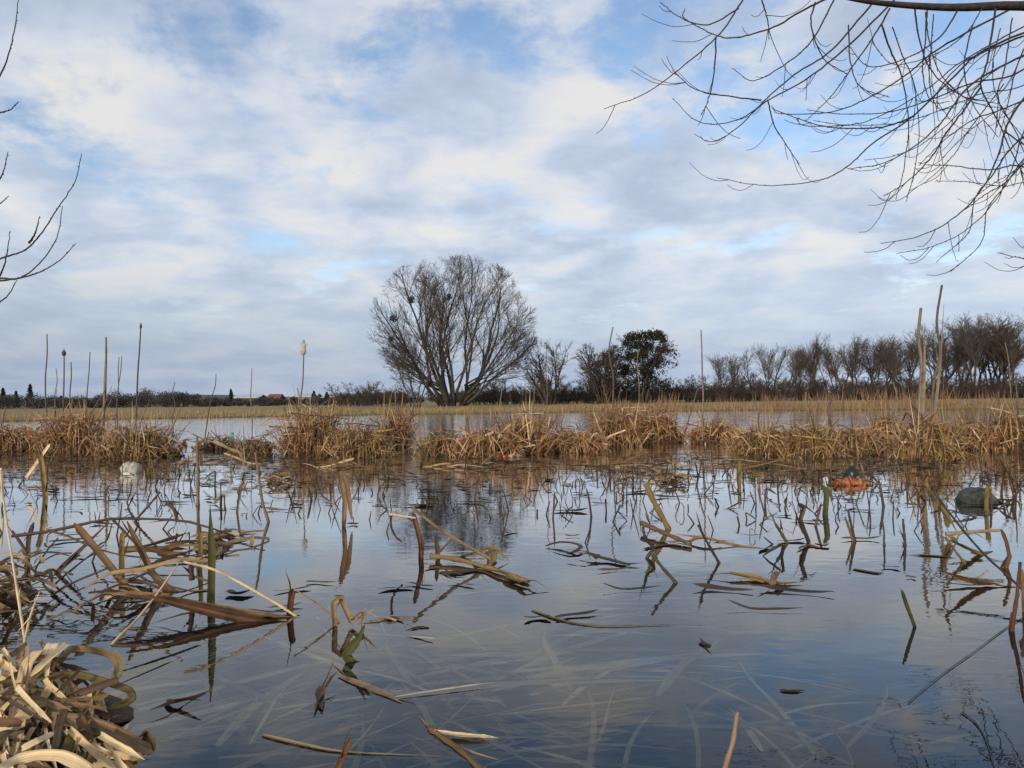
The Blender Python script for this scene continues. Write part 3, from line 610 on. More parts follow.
# ------------------------------------------------------------------ upright stalks
def stalk(px0, py0, px1, py1, wpx, lab, head=None, Ybase=None, mid=None, mat=None, leaf=False):
    p0 = W(px0, py0) if Ybase is None else np.array([*P(px0, py0, Ybase)[:2], 0.0]); Y = p0[1]; p1 = P(px1, py1, Y)
    rr_ = wpx / F * Y / 2; r = np.random.RandomState(int(px0 * 3 + py1))
    t = empty('reed_stalk', p0); tag(t, lab, 'reed stalk', 'tall dead stalks standing over the reed heaps')
    a = MB(); q = p1 - p0; pts = spline([np.array([0, 0, -.1]), q * .2 + r.normal(0, .006, 3), q * .4 + r.normal(0, .012, 3), q * .6 + r.normal(0, .014, 3), q * .8 + r.normal(0, .014, 3), q], 16)
    a.tube(pts, np.linspace(rr_, rr_ * .6, len(pts)), 6); a.build('stem', mat or m_stalk, t)
    if leaf:
        b = MB(); u = nrm(q); b.blade(spline([q * .05, q * .5 + np.array([.02, -.01, 0]), q * .9 + np.array([rr_ * 1.5, -.01, 0])], 8), rr_ * 1.9, ref=(0, -1, .1), tip=.6); b.build('leaf_sheath', m_stalk, t)
    if head:
        b = MB(); hl, hr = head[0] / F * Y, head[1] / F * Y / 2; u = nrm(q)
        pp = [q - u * hl * (1.2 - k_) for k_ in (0, .12, .35, .6, .85, 1.0)]
        b.tube(pp, np.array([.15, .75, 1, 1, .7, .15]) * hr, 8)
        if head[2] == 'fluff':
            for _ in range(260):
                d_ = nrm(r.normal(0, 1, 3)); c_ = q - u * hl * r.uniform(.2, 1.1); b.tube([c_, c_ + d_ * hr * r.uniform(1, 2.0)], [.0012, .0006], 3, cap=False)
        b.build('seed_head', m_fluff if head[2] == 'fluff' else m_seed, t)
    return t
m_fluff = noise_mat('seed_fluff', (.42, .36, .28), (.62, .55, .45), 30, bump=0); m_seed = noise_mat('seed_head', (.05, .035, .025), (.10, .065, .045), 60, bump=.4, bdist=.002)
m_stalk_dark = leaf_mat('dark_stalk', [(0, (.07, .06, .055)), (1, (.16, .12, .09))], obj_random=.8, transl=0)
SD = m_stalk_dark
stalk(46, 440, 47, 334, 1.6, 'thin tall dark stalk, leftmost over the reed heaps', mat=SD)
stalk(56, 436, 56, 368, 1.0, 'very thin faint stalk left of the one with a small dark head', mat=SD)
stalk(63, 442, 64, 349, 1.7, 'thin stalk topped by a small dark seed head', head=(6, 4, 'dark'), mat=SD)
stalk(69, 438, 71, 362, 1.6, 'short thin stalk close right of the dark headed one')
stalk(86, 440, 90, 352, 1.3, 'wavy thin stalk left of the thick pale one', mat=SD)
stalk(103, 442, 106, 337, 2.8, 'thick pale stalk with a hanging leaf sheath over the left heaps', leaf=True)
stalk(115, 438, 119, 357, 1.2, 'left of two thin stalks that form a narrow V', mat=SD)
stalk(116, 438, 122, 356, 1.2, 'right of two thin stalks that form a narrow V', mat=SD)
stalk(135, 442, 141, 323, 1.9, 'tallest crooked stalk of the left group with a tiny tip', head=(5, 2.4, 'dark'), mat=SD)
stalk(172, 440, 175, 382, 1.1, 'short lone thin stalk right of the left group', mat=SD)
stalk(204, 436, 216, 374, 1.2, 'thin stalk leaning right above open water', mat=SD)
stalk(251, 446, 252, 368, 1.3, 'thin straight stalk standing right of the green bottle')
stalk(299, 446, 304, 340, 1.7, 'tall stalk with a pale fluffy seed head', head=(13, 5, 'fluff'), mat=SD)
stalk(424, 447, 424, 395, 1.2, 'thin short stalk in front of the willow trunks')
stalk(499, 447, 499, 378, 1.3, 'thin pale stalk between the willow and the small round tree')
stalk(548, 448, 547, 347, 1.3, 'thin pale stalk in front of the small round tree')
stalk(612, 446, 613, 327, 2.0, 'tall pale stalk in front of the low dense tree')
stalk(641, 440, 638, 350, 1.6, 'pale stalk in front of the dark ivy tree')
stalk(703, 444, 701, 330, 2.0, 'tall pale lone stalk right of the ivy tree')
stalk(832, 450, 831, 400, 3.2, 'short thick pale stalk behind the orange wrapper')
stalk(805, 446, 806, 392, 2.4, 'short pale stalk over the reed heap left of the orange wrapper')
stalk(893, 448, 893, 382, 2.2, 'short pale stalk left of the two tall stalks')
stalk(920, 458, 921, 308, 4.4, 'thick weathered straight stalk, left of the tall pair at the right', leaf=True)
stalk(930, 458, 942, 285, 3.3, 'tallest weathered stalk leaning right, right of the tall pair', leaf=True)
stalk(942, 450, 943, 372, 1.6, 'thin stalk close behind the tall leaning one')
stalk(1002, 447, 998, 392, 2.0, 'short stalk in the heap at the right edge')
stalk(1019, 440, 1005, 342, 1.4, 'thin stalk leaning left at the right edge')

# ------------------------------------------------------------------ stubs, bits and drowned leaves (copied things)
r = np.random.RandomState(77)
STUBK = []     # (mesh object, label stem, height)
def stub_mesh(kind, r):
    b = MB()
    if kind == 'spike':
        dv = nrm(np.array([r.normal(0, .35), r.normal(0, .25), 1])); Ln = r.uniform(.07, .2)
        p = spline([-dv * .1, dv * Ln * .5 + r.normal(0, .004, 3), dv * Ln], 6); rr_ = r.uniform(.003, .0055); b.tube(p, np.linspace(rr_ * 1.2, rr_ * .5, len(p)), 5)
    elif kind == 'blade':
        dv = nrm(np.array([r.normal(0, .22), r.normal(0, .22), 1])); Ln = r.uniform(.1, .26)
        p = spline([-dv * .1, dv * Ln * .5 + r.normal(0, .008, 3), dv * Ln + r.normal(0, .02, 3)], 8); b.blade(p, r.uniform(.01, .018), ref=(r.normal(0, .4), -1, .1), fold=.25, tip=.35)
    elif kind == 'snapped':
        dv = nrm(np.array([r.normal(0, .3), r.normal(0, .3), 1])); Ln = r.uniform(.07, .17); p1 = dv * Ln; a = r.choice([0, math.pi]) + r.normal(0, .5)
        d2 = nrm(np.array([math.cos(a), math.sin(a), -r.uniform(.3, 1.3)])); L2 = min(r.uniform(.08, .2), Ln / abs(d2[2]) * 1.15)
        p = np.array([-dv * .1, dv * Ln * .5, p1 - dv * .008, p1 + d2 * .008, p1 + d2 * L2 * .6 + [0, 0, .006], p1 + d2 * L2]); b.blade(p, r.uniform(.008, .016), ref=(r.normal(0, .3), -1, .4), fold=.2, tip=.2)
    elif kind == 'hooked':
        s = r.choice([-1, 1]); w_ = r.uniform(.03, .06); h_ = r.uniform(.06, .12)
        p = spline([(0, 0, -.1), (0, 0, h_ * .6), (s * w_ * .4, 0, h_), (s * w_ * 1.1, .01, h_ * .85), (s * w_ * 1.3, .01, h_ * .35), (s * w_ * .9, .01, h_ * .1)], 20, 3, .002); b.blade(p, r.uniform(.006, .011), ref=(.2, -1, .5), fold=.2, tip=.3)
    else:
        for s in (-1, 1):
            dv = nrm(np.array([s * r.uniform(.1, .35), r.normal(0, .2), 1])); Ln = r.uniform(.06, .17)
            p = spline([-dv * .1, dv * Ln * .5, dv * Ln], 5); b.tube(p, np.linspace(.005, .002, len(p)), 5)
    return b
KL = {'spike': 'thin dark broken reed spike', 'blade': 'short narrow reed blade', 'snapped': 'snapped reed leaf folded over into the water', 'hooked': 'curled reed leaf hooking back to the water', 'pair': 'pair of short stubs leaning apart'}
def zone(px): return 'on the left side' if px < 360 else ('in the middle' if px < 640 else 'on the right side')
srcs = {}
for kd, n in (('spike', 5), ('blade', 4), ('snapped', 5), ('hooked', 3), ('pair', 2)):
    srcs[kd] = [stub_mesh(kd, r) for _ in range(n)]
meshes = {}
def place_copy(key, mb, name, mat, loc, rz, sc, tilt=(0, 0)):
    if key not in meshes:
        o = mb.build(name, mat); meshes[key] = o
    else:
        o = meshes[key].copy(); COL.objects.link(o)
    o.location = loc; o.rotation_euler = (tilt[0], tilt[1], rz); o.scale = (sc, sc, sc); return o
placed = 0
while placed < 285:
    py = 456 + abs(r.normal(0, 1)) * 36; px = r.uniform(0, 1024)
    if py > 560: continue
    dens = .55 if px < 330 else (.25 if 390 < px < 545 else (.8 if px > 620 else .45))
    if py > 520: dens *= .35
    if r.rand() > dens * 1.25: continue
    kd = r.choice(['spike', 'blade', 'snapped', 'hooked', 'pair'], p=[.34, .16, .26, .1, .14]); k = r.randint(len(srcs[kd]))
    o = place_copy((kd, k), srcs[kd][k], 'reed_stub', m_stub, W(px, py), r.uniform(-.7, .7) + (math.pi if r.rand() < .5 else 0), r.uniform(.35, .8))
    tag(o, '%s in the shallow water %s' % (KL[kd], zone(px)), 'reed stub', 'broken stubs in the shallow water'); placed += 1
b = MB(); rl = np.random.RandomState(92); k_ = 0
while k_ < 620:
    py = 455 + abs(rl.normal(0, 1)) * 32; px = rl.uniform(-10, 1034)
    if py > 545 or rl.rand() > (.7 if px < 330 else (.2 if 395 < px < 540 else .85)): continue
    k_ += 1; c = W(px, py); Ln = rl.uniform(.02, .075); dv = nrm(np.array([rl.normal(0, .45), rl.normal(0, .3), 1])); p1 = c + dv * Ln
    if rl.rand() < .35:
        a = rl.rand() * 6.28; b.blade(np.array([c - dv * .03, p1, p1 + np.array([math.cos(a), math.sin(a), -.6]) * Ln * .8]), rl.uniform(.004, .009), ref=(rl.normal(0, .3), -1, .4), tip=.3)
    else: b.tube(np.array([c - dv * .03, c + dv * Ln * .6, p1 + rl.normal(0, .004, 3)]), np.array([.0028, .0024, .0014]) * rl.uniform(.7, 1.4), 4)
tag(b.build('reed_stubble', m_stub), 'fine short stubble of broken reeds in the shallow water before the reed heaps', 'stubble', kind='stuff')
def bit_mesh(r):
    b = MB(); Ln = r.uniform(.05, .15); c = r.uniform(.0, .012)
    p = spline([(-Ln / 2, r.normal(0, .008), .003 + c * r.rand()), (-Ln * .2, r.normal(0, .006), .002), (Ln * .2, r.normal(0, .006), .003), (Ln / 2, r.normal(0, .012), .004 + c * r.rand())], 9)
    b.blade(p, r.uniform(.008, .02), ref=(0, 0, 1), fold=r.uniform(-.1, .3), tip=r.uniform(.2, .6), base=.5, twist=r.normal(0, .5)); return b
bits = [bit_mesh(r) for _ in range(9)]
placed = 0
while placed < 290:
    py = 455 + abs(r.normal(0, 1)) * 26 if r.rand() < .8 else r.uniform(470, 620); px = r.uniform(0, 1024)
    if py > 640: continue
    k = r.randint(9); z_ = .0025
    o = place_copy(('bit', k), bits[k], 'leaf_fragment', m_float, W(px, py, z_), r.uniform(-.6, .6) + (math.pi if r.rand() < .5 else 0), r.uniform(.5, 1.3))
    tag(o, 'small dark scrap of reed leaf floating %s' % zone(px), 'leaf fragment', 'leaf scraps floating on the water'); placed += 1
b = MB(); rl = np.random.RandomState(91)
for _ in range(4200):
    px = rl.uniform(-20, 1044); py = 453 + abs(rl.normal(0, 1)) * 18
    if py > 520 or rl.rand() > .55 + .45 * math.sin(px * .031 + 1.2 * math.sin(py * .2)): continue
    c = W(px, py, .002); Ln = rl.uniform(.02, .11); a = rl.normal(0, .5); u = np.array([math.cos(a), math.sin(a), 0])
    b.blade(np.array([c - u * Ln / 2, c + [0, rl.normal(0, .004), .003 * rl.rand()], c + u * Ln / 2 + [0, 0, .006 * rl.rand()]]), rl.uniform(.006, .022), ref=(0, 0, 1), tip=.5, base=.5)
tag(b.build('floating_litter', m_litter), 'fine brown plant litter floating in front of the reed heaps', 'litter', kind='stuff')
def drowned(r):
    b = MB(); Ln = r.uniform(.25, .7); k = r.normal(0, .02)
    p = spline([(-Ln / 2, 0, 0), (-Ln * .15, k * Ln * 2, .004), (Ln * .2, k * Ln * 2, -.002), (Ln / 2, r.normal(0, .03) * Ln, -.01)], 12)
    b.blade(p, r.uniform(.006, .016) * (1.9 if r.rand() < .4 else 1), ref=(0, 0, 1), fold=.12, tip=.5, base=.5, twist=r.normal(0, .25)); return b
drs = [drowned(r) for _ in range(12)]
CL = [(190, 690, .8, 20), (250, 740, .6, 16), (330, 650, 2.6, 14), (400, 700, .9, 18), (470, 640, .5, 14), (500, 740, 2.4, 14), (560, 690, .4, 16), (640, 650, .25, 14), (610, 590, .15, 10),
      (690, 720, 1.2, 12), (800, 690, 2.5, 8), (900, 740, .3, 8), (240, 650, 1.0, 12), (360, 760, .4, 10)]
for cx, cy, ca, cn in CL:
    for _ in range(cn):
        px, py = cx + r.normal(0, 62), cy + r.normal(0, 32)
        if py < 560 or (py < 610 and px < 300): continue
        z_ = -abs(r.normal(.02, .045)) - .006; k = r.randint(12)
        o = place_copy(('dr', k), drs[k], 'drowned_leaf', m_sub, W(px, py, z_), ca + r.normal(0, .3) + (1.2 if r.rand() < .15 else 0), r.uniform(.35, 1.0), (r.normal(0, .05), r.normal(0, .05)))
        tag(o, 'pale dead reed leaf lying under the water surface %s' % ('on the near left' if px < 360 else ('in the near middle' if px < 640 else 'on the near right')), 'drowned leaf', 'pale leaves lying under the water')

# ------------------------------------------------------------------ hand-placed stems and leaves
def stem(name, pts, base, wpx, mat, lab, cat, kind='tube', dY=None, Y=None, group=None, fold=.25, tip=.12, ref=None, n=14, wob=0, sharp=False, end=.6):
    Yb = W(*base)[1] if Y is None else Y
    dY = dY or [0] * len(pts)
    c = [P(px, py, Yb + q) for (px, py), q in zip(pts, dY)]
    if c[-1][2] < .02 and c[0][2] > c[-1][2] + .02: c = c[::-1]
    if c[0][2] < .02:
        e = c[0] - c[1]; c = [c[0] + nrm(e) * .05 + np.array([0, 0, -.015])] + c
    if sharp:
        c = np.array(c); q = []
        for i in range(len(c) - 1):
            for t_ in (0, .3, .6, .9): q.append(c[i] * (1 - t_) + c[i + 1] * t_)
        p = np.array(q + [c[-1]])
    else: p = spline(c, n, 3, wob)
    w_ = wpx / F * Yb; b = MB()
    if mat is not m_green: shreds(b, p, w_, 3 if wpx > 3 else 1)
    if kind == 'tube': b.tube(p, np.linspace(w_ / 2, w_ / 2 * end, len(p)) * (1 + .16 * np.sin(np.arange(len(p)) * 2.1)), 8)
    else: b.blade(p, w_, ref=ref if ref is not None else (.1, -1, .55), fold=fold, tip=tip, nac=5)
    o = b.build(name, mat, origin=p[0]); return tag(o, lab, cat, group)
def shreds(b, p, w_, n, flat=False):
    rs = np.random.RandomState(int(abs(p[0][0] * 9173 + p[0][1] * 5171)) % 100000)
    for _ in range(n):
        i = rs.randint(1, len(p) - 1); t = nrm(p[i + 1] - p[i - 1]); d = nrm(t * rs.choice([-1, 1]) + rs.normal(0, .2, 3) * (np.array([1, 1, .15]) if flat else 1)); Ln = w_ * rs.uniform(2.5, 7)
        q = p[i] + rs.normal(0, w_ * .25, 3) * (np.array([1, 1, .2]) if flat else 1)
        pp = np.array([q, q + d * Ln * .4 + rs.normal(0, w_ * .2, 3), q + d * Ln + np.array([0, 0, -w_ * rs.uniform(0, 1)])])
        if flat: pp[:, 2] = np.maximum(pp[:, 2], .001)
        b.blade(pp, w_ * rs.uniform(.25, .7), ref=nrm(rs.normal(0, 1, 3) + np.array([0, -.5, .8])), fold=.2, tip=.6, twist=rs.normal(0, 1))
def floater(name, pts, wpx, mat, lab, cat='floating leaf', z=.0015, lift=None, fold=.25, tip=.4, base=.6, twist=0, kind='blade', group=None):
    lift = lift or [0] * len(pts); c = [W(px, py, z + q) for (px, py), q in zip(pts, lift)]; p = spline(c, 14)
    w_ = wpx / F * p[:, 1].mean(); b = MB()
    if wpx > 6: shreds(b, p, w_, 3, True)
    elif len(pts) == 3 and wpx > 3: shreds(b, p, w_ * .7, 2, True)
    if kind == 'tube': b.tube(p, np.linspace(w_ / 2, w_ / 2 * .7, len(p)) * (1 + .18 * np.sin(np.arange(len(p)) * 1.9)), 8)
    else: b.blade(p, w_, ref=(0, 0, 1), fold=fold, tip=tip, nac=5, base=base, twist=twist)
    return tag(b.build(name, mat, origin=p[0]), lab, cat, group)
GT = 'stems of the tangle on the left'
stem('dead_reed', [(12, 536), (45, 532), (75, 526), (110, 519), (150, 519), (190, 522), (234, 536)], (200, 575), 3.4, m_darkb, 'long dark stem arching over the left tangle', 'dead reed', group=GT, Y=2.15)
stem('reed_leaf', [(74, 523), (98, 551), (124, 584)], (124, 584), 6.8, m_tanl, 'straight pale tan leaf propped left in the tangle', 'reed leaf', 'blade', Y=2.02, group=GT, tip=.1)
stem('reed_leaf', [(127, 521), (144, 556), (158, 580), (188, 602)], (160, 590), 6.6, m_tanl, 'pale tan leaf bending down right in the tangle', 'reed leaf', 'blade', Y=2.0, group=GT, tip=.15)
stem('reed_leaf', [(111, 520), (86, 545), (57, 573)], (57, 573), 5.5, m_darkb, 'dark brown straight leaf slanting down to the left', 'reed leaf', 'blade', group=GT, tip=.5)
stem('dead_reed', [(111, 518), (124, 531), (140, 546), (175, 558)], (150, 575), 2.8, m_darkb, 'short dark stem falling right from the arch top', 'reed stem', Y=2.12, group=GT)
stem('dead_reed', [(12, 531), (22, 545), (28, 558), (26, 575)], (26, 575), 4.0, m_redb, 'hooked brown stem at the left end of the arching stem', 'dead reed', group=GT)
stem('reed_leaf', [(34, 522), (29, 540), (28, 560)], (28, 562), 5, m_darkb, 'short dark upright leaf left of the tangle', 'reed leaf', 'blade', group=GT)
stem('dead_reed', [(0, 470), (4, 505), (10, 545), (18, 595), (25, 642)], (25, 642), 3.0, m_pale, 'long thin straw stem rising steeply at the left edge', 'dead reed', group=GT)
stem('dead_reed', [(36, 600), (30, 618), (25, 640)], (25, 642), 3.2, m_pale, 'short pale stub forking from the long straw stem', 'dead reed', group=GT)
stem('dead_reed', [(48, 530), (70, 537), (92, 547), (128, 556), (180, 560)], (120, 575), 2.2, m_darkb, 'thin dark stem crossing flat behind the tan leaves', 'dead reed', group=GT, Y=2.1)
stem('dead_reed', [(35, 570), (46, 552), (58, 538)], (35, 570), 2.2, m_darkb, 'thin dark stem rising right beside the brown clump', 'dead reed', group=GT)
stem('dead_reed', [(54, 585), (80, 563), (104, 545)], (54, 585), 2.4, m_darkb, 'thin stem rising out of the water below the dark leaf', 'dead reed', group=GT)
stem('dead_reed', [(52, 596), (70, 584), (108, 568)], (52, 596), 3.0, m_darkb, 'thin brown stem resting on the rolled leaves', 'dead reed', group=GT)
stem('reed_leaf', [(123, 530), (122, 550), (122, 574)], (122, 576), 5.5, m_olive, 'upright olive brown leaf behind the tan leaves', 'reed leaf', 'blade', group=GT)
stem('dead_reed', [(94, 557), (99, 545), (107, 540), (112, 524)], (94, 562), 2.2, m_darkb, 'small crooked dark stem inside the tangle', 'dead reed', group=GT)
stem('dead_reed', [(182, 558), (160, 590), (138, 618), (114, 642)], (114, 643), 3.2, m_pale, 'thin pale stem slanting from the flat stem towards the camera', 'dead reed', group=GT, dY=[.25, .17, .08, 0])
stem('reed_leaf', [(85, 588), (110, 574), (140, 570), (180, 560), (208, 562)], (150, 596), 5.5, m_tanl, 'flat tan leaf lying across the middle of the tangle', 'reed leaf', 'blade', Y=1.92, group=GT, ref=(0, -.6, 1))
stem('reed_leaf', [(112, 594), (150, 597), (190, 604), (236, 612), (290, 621), (338, 627)], (236, 618), 7.5, m_tanl, 'thick rolled reed leaf lying long on the water', 'reed leaf', 'blade', group=GT, fold=.6, tip=.08, ref=(0, -.8, 1))
stem('reed_leaf', [(125, 594), (170, 602), (236, 618), (300, 628), (338, 626)], (236, 622), 9, m_redb, 'red brown rolled leaf under the thick pale one', 'reed leaf', 'blade', group=GT, fold=.5, tip=.3, ref=(0, -1, .4))
stem('dead_reed', [(184, 562), (215, 570), (255, 591), (293, 614)], (293, 616), 3.0, m_pale, 'thin straw stem running down to the red stub', 'dead reed', group=GT, end=.8)
stem('reed_leaf', [(290, 614), (291, 602), (293, 588)], (290, 616), 6.5, m_redb, 'short red brown stub standing on the rolled leaf', 'reed stub', 'blade', group=GT, fold=.4, tip=.1)
stem('dead_reed', [(293, 588), (312, 601), (338, 621)], (338, 622), 2.6, m_tanl, 'thin tan stem from the red stub to the twisted leaf', 'dead reed', group=GT)
stem('reed_leaf', [(335, 622), (334, 603), (341, 598), (347, 612), (352, 622), (363, 612), (362, 628)], (340, 626), 5.5, m_tanl, 'twisted dry leaf end at the tip of the long rolled leaf', 'reed leaf', 'blade', group=GT, fold=.5, tip=.3, sharp=True)
stem('reed_leaf', [(365, 625), (358, 640), (346, 655), (352, 664), (362, 668)], (360, 662), 9, m_green, 'dark green brown leaf tip dropping into the water', 'reed leaf', 'blade', group=GT, fold=.3, tip=.3, sharp=True)
stem('reed_leaf', [(211, 604), (212, 560), (211, 530), (210, 506)], (211, 604), 7.5, m_green, 'tall green upright blade right of the tangle', 'reed leaf', 'blade', ref=(.2, -1, .05), tip=.45)
stem('reed_stub', [(200, 568), (201, 548), (200, 528)], (200, 570), 4.5, m_olive, 'upright olive stub just left of the green blade', 'reed stub', 'blade', ref=(.2, -1, .05))
stem('reed_stub', [(192, 580), (191, 568), (188, 558), (184, 557)], (192, 596), 5.5, m_darkb, 'hooked dark stub below the flat tan leaf', 'reed stub')
stem('reed_stalk', [(198, 506), (198, 470), (197, 437)], (198, 506), 4.2, m_tanl, 'upright tan stalk standing in the water right of the foam block', 'reed stalk')
stem('leaf_bundle', [(46, 498), (44, 475), (41, 458), (37, 448)], (46, 498), 5, m_clump, 'upright brown leaf bundle standing in the water at the left', 'reed leaf', 'blade', fold=.5)
stem('reed_leaf', [(26, 478), (36, 464), (46, 450), (50, 444)], (30, 490), 3.5, m_pale, 'pale broken leaf leaning on the upright brown bundle', 'reed leaf', 'blade')
stem('dead_reed', [(3, 505), (2, 480), (1, 468)], (3, 508), 3, m_pale, 'short pale stem at the very left edge', 'dead reed')
stem('reed_leaf', [(344, 523), (345, 500), (341, 478), (339, 470), (347, 484), (352, 520)], (346, 526), 4.5, m_tanl, 'pale reed leaf doubled over left of the willow reflection', 'reed leaf', 'blade', fold=.3, sharp=True)
stem('dead_reed', [(214, 441), (232, 450), (240, 453), (245, 466)], (240, 470), 4, m_tanl, 'pale stem broken over in front of the green bottle', 'dead reed', n=9)
stem('dead_reed', [(137, 519), (150, 504), (160, 492)], (134, 522), 3, m_darkb, 'dark straight stem leaning right behind the tangle', 'dead reed')
stem('dead_reed', [(168, 502), (174, 510), (177, 522)], (174, 528), 4, m_darkb, 'short dark bent stem behind the green blade', 'dead reed')
stem('dead_reed', [(268, 520), (262, 500), (258, 470), (255, 452)], (266, 522), 3.5, m_tanl, 'tan stem standing left of the curled olive leaves', 'dead reed')
# brown clump at the left edge and mats
def mini_clump(px, py, wpx, hpx, n, seed, mat, lab, wid=.009, dep=.3, cat='reed clump'):
    c = W(px, py); r = np.random.RandomState(seed); t = empty('reed_clump', c); tag(t, lab, cat); b = MB(); w_ = wpx / F * c[1]; h_ = hpx / F * c[1]
    for _ in range(n):
        a = r.normal(.2, .7) + (math.pi if r.rand() < .5 else 0); ce = np.array([r.normal(0, w_ * .24), r.normal(0, dep * .3), 0]); k = max(0, 1 - (ce[0] / w_ * 2) ** 2); ce[2] = h_ * k * r.rand() + .003
        Ln = r.uniform(.25, .7) * w_; u = np.array([math.cos(a), math.sin(a), r.normal(0, .22)])
        p = np.array([ce - u * Ln / 2, ce - u * Ln * .15 + [0, 0, .01], ce + u * Ln * .2, ce + u * Ln / 2 - [0, 0, .02 * r.rand()]]); p[:, 2] = np.maximum(p[:, 2], .002)
        b.blade(spline(p, 9), wid * r.uniform(.6, 1.4), ref=nrm(r.normal(0, .4, 3) + np.array([0, -.4, 1])), fold=.25, tip=.3, twist=r.normal(0, .6))
    b.build('leaves', mat, t)
    s = MB(); v = [(0, 0, h_ * .4)]; f = []
    for i in range(14):
        a = i / 14 * 6.283; k = r.uniform(.75, 1.1); v.append((math.cos(a) * w_ * .42 * k, math.sin(a) * dep * .42 * k, -.01)); f.append((0, 1 + i, 1 + (i + 1) % 14, 1 + (i + 1) % 14))
    s.add(v, f)
    if h_ / w_ > .1: s.build('matted_base', m_root, t)
    return t
mini_clump(8, 600, 74, 42, 75, 61, m_clump, 'matted red brown leaf clump at the left edge behind the pale heap')
mini_clump(128, 594, 95, 12, 26, 62, m_clump, 'low mat of soaked brown leaves under the tangle')
mini_clump(208, 546, 95, 7, 30, 63, m_clump, 'flat floating mat of olive leaves beyond the green blade', .013)
mini_clump(276, 484, 36, 9, 22, 64, m_clump, 'small curled olive leaf clump left of the doubled over leaf', .012, .15)
mini_clump(672, 482, 40, 9, 24, 65, m_clump, 'small brown leaf clump beyond the slanting green stem', .012, .2)
mini_clump(640, 468, 90, 3, 18, 66, m_clump, 'flat floating mat of brown leaves in front of the bushy heap', .014, .5)
mini_clump(760, 466, 90, 3, 18, 67, m_clump, 'flat floating litter in front of the hollowed heap', .014, .5)
mini_clump(345, 470, 90, 3, 16, 68, m_clump, 'flat floating litter left of the willow reflection', .014, .5)
mini_clump(230, 462, 90, 3, 16, 69, m_clump, 'flat floating litter in front of the low olive clumps', .014, .5)
mini_clump(480, 466, 80, 3, 14, 70, m_clump, 'flat floating litter in front of the red plastic cap', .014, .4)
# centre tangle
GC = 'stems of the tangle on the willow reflection'
stem('dead_reed', [(412, 507), (430, 522), (452, 537), (478, 552), (492, 560)], (480, 563), 3.8, m_tanl, 'tan stem slanting down right over the willow reflection', 'dead reed', group=GC, end=.8)
stem('dead_reed', [(389, 514), (402, 516), (416, 518)], (470, 566), 2.4, m_pale, 'thin pale twig sticking out left of the tan stem', 'dead reed', group=GC, Y=2.25)
stem('dead_reed', [(391, 514), (391, 526), (396, 537), (402, 542)], (396, 546), 2.6, m_darkb, 'dark curved stem hanging down at the left of the centre tangle', 'dead reed', group=GC, Y=2.3)
stem('reed_leaf', [(413, 512), (417, 528), (421, 545), (421, 556)], (421, 558), 5, m_redb, 'brown rolled leaf hanging upright in the centre tangle', 'reed leaf', 'blade', group=GC, fold=.5)
stem('dead_reed', [(437, 556), (445, 546), (452, 539)], (437, 558), 2.6, m_olive, 'short olive stem propping the tan stem', 'dead reed', group=GC)
stem('reed_leaf', [(436, 535), (437, 548), (438, 556)], (438, 558), 4, m_darkb, 'short dark leaf between the two centre stems', 'reed leaf', 'blade', group=GC)
floater('dead_reed', [(430, 556), (455, 559), (490, 568), (528, 581)], 5.5, m_clump, 'thick brown stem floating right with a split end', 'dead reed', kind='tube', z=.006, lift=[.012, .008, .002, 0])
floater('floating_leaf', [(505, 575), (518, 580), (531, 582)], 11, m_clump, 'frayed brown end lying on the thick floating stem', z=.01)
floater('floating_leaf', [(462, 556), (478, 552), (490, 548), (494, 560), (486, 566)], 9, m_olive, 'yellow olive leaf curled over the floating stem', lift=[.0, .02, .03, .01, 0])
floater('floating_leaf', [(440, 572), (455, 574), (475, 571), (490, 574)], 7, m_darkb, 'dark wet leaf under the thick floating stem')
# middle right
floater('floating_leaf', [(546, 546), (560, 542), (576, 544), (581, 548), (570, 553), (550, 549)], 5, m_darkb, 'dark leaf curled into a ring on the water', lift=[.003, .012, .016, .008, .004, .002], tip=.2)
floater('floating_leaf', [(594, 556), (610, 560), (626, 564), (640, 563)], 7, m_float, 'dark flat leaf floating right of the curled ring leaf', lift=[.01, .004, .003, .006])
floater('floating_leaf', [(730, 573), (752, 577), (775, 583), (802, 582)], 8, m_clump, 'broad brown leaf floating on the open water at the right', lift=[.012, .006, .002, .003], fold=.4)
floater('floating_leaf', [(778, 571), (774, 578), (772, 587)], 7, m_tanl, 'torn tan flap lying on the broad floating leaf', lift=[.022, .02, .006], cat='reed leaf', tip=.2)
stem('dead_reed', [(646, 484), (655, 504), (668, 528)], (668, 529), 5, m_olive, 'slanting yellow green stem leaning left out of the water', 'dead reed', end=1.2)
floater('dead_reed', [(642, 523), (662, 532), (690, 544)], 5.5, m_tanl, 'thick tan stem floating at the foot of the slanting green stem', 'dead reed', kind='tube', z=.01, lift=[.02, .012, 0])
floater('floating_leaf', [(688, 542), (700, 538), (714, 540), (722, 544)], 8, m_clump, 'crumpled tan leaf at the right end of the floating stem', lift=[.003, .016, .014, .003])
floater('floating_leaf', [(645, 549), (668, 545), (690, 547)], 5, m_darkb, 'dark wet leaf under the floating tan stem')
stem('reed_stub', [(651, 552), (661, 566), (675, 582)], (675, 583), 4.4, m_stub, 'dark stub slanting below the floating tan stem', 'reed stub')
stem('reed_stub', [(643, 527), (646, 540), (654, 548), (648, 556)], (650, 558), 4, m_stub, 'bent dark stub at the left end of the floating tan stem', 'reed stub')
stem('reed_stub', [(698, 525), (707, 542), (719, 563)], (719, 563), 3.4, m_stub, 'straight dark stem leaning left in open water', 'reed stub')
stem('reed_stub', [(776, 524), (781, 533), (787, 543)], (787, 543), 4, m_stub, 'short dark spike left of the bent stub with a floating leaf', 'reed stub')
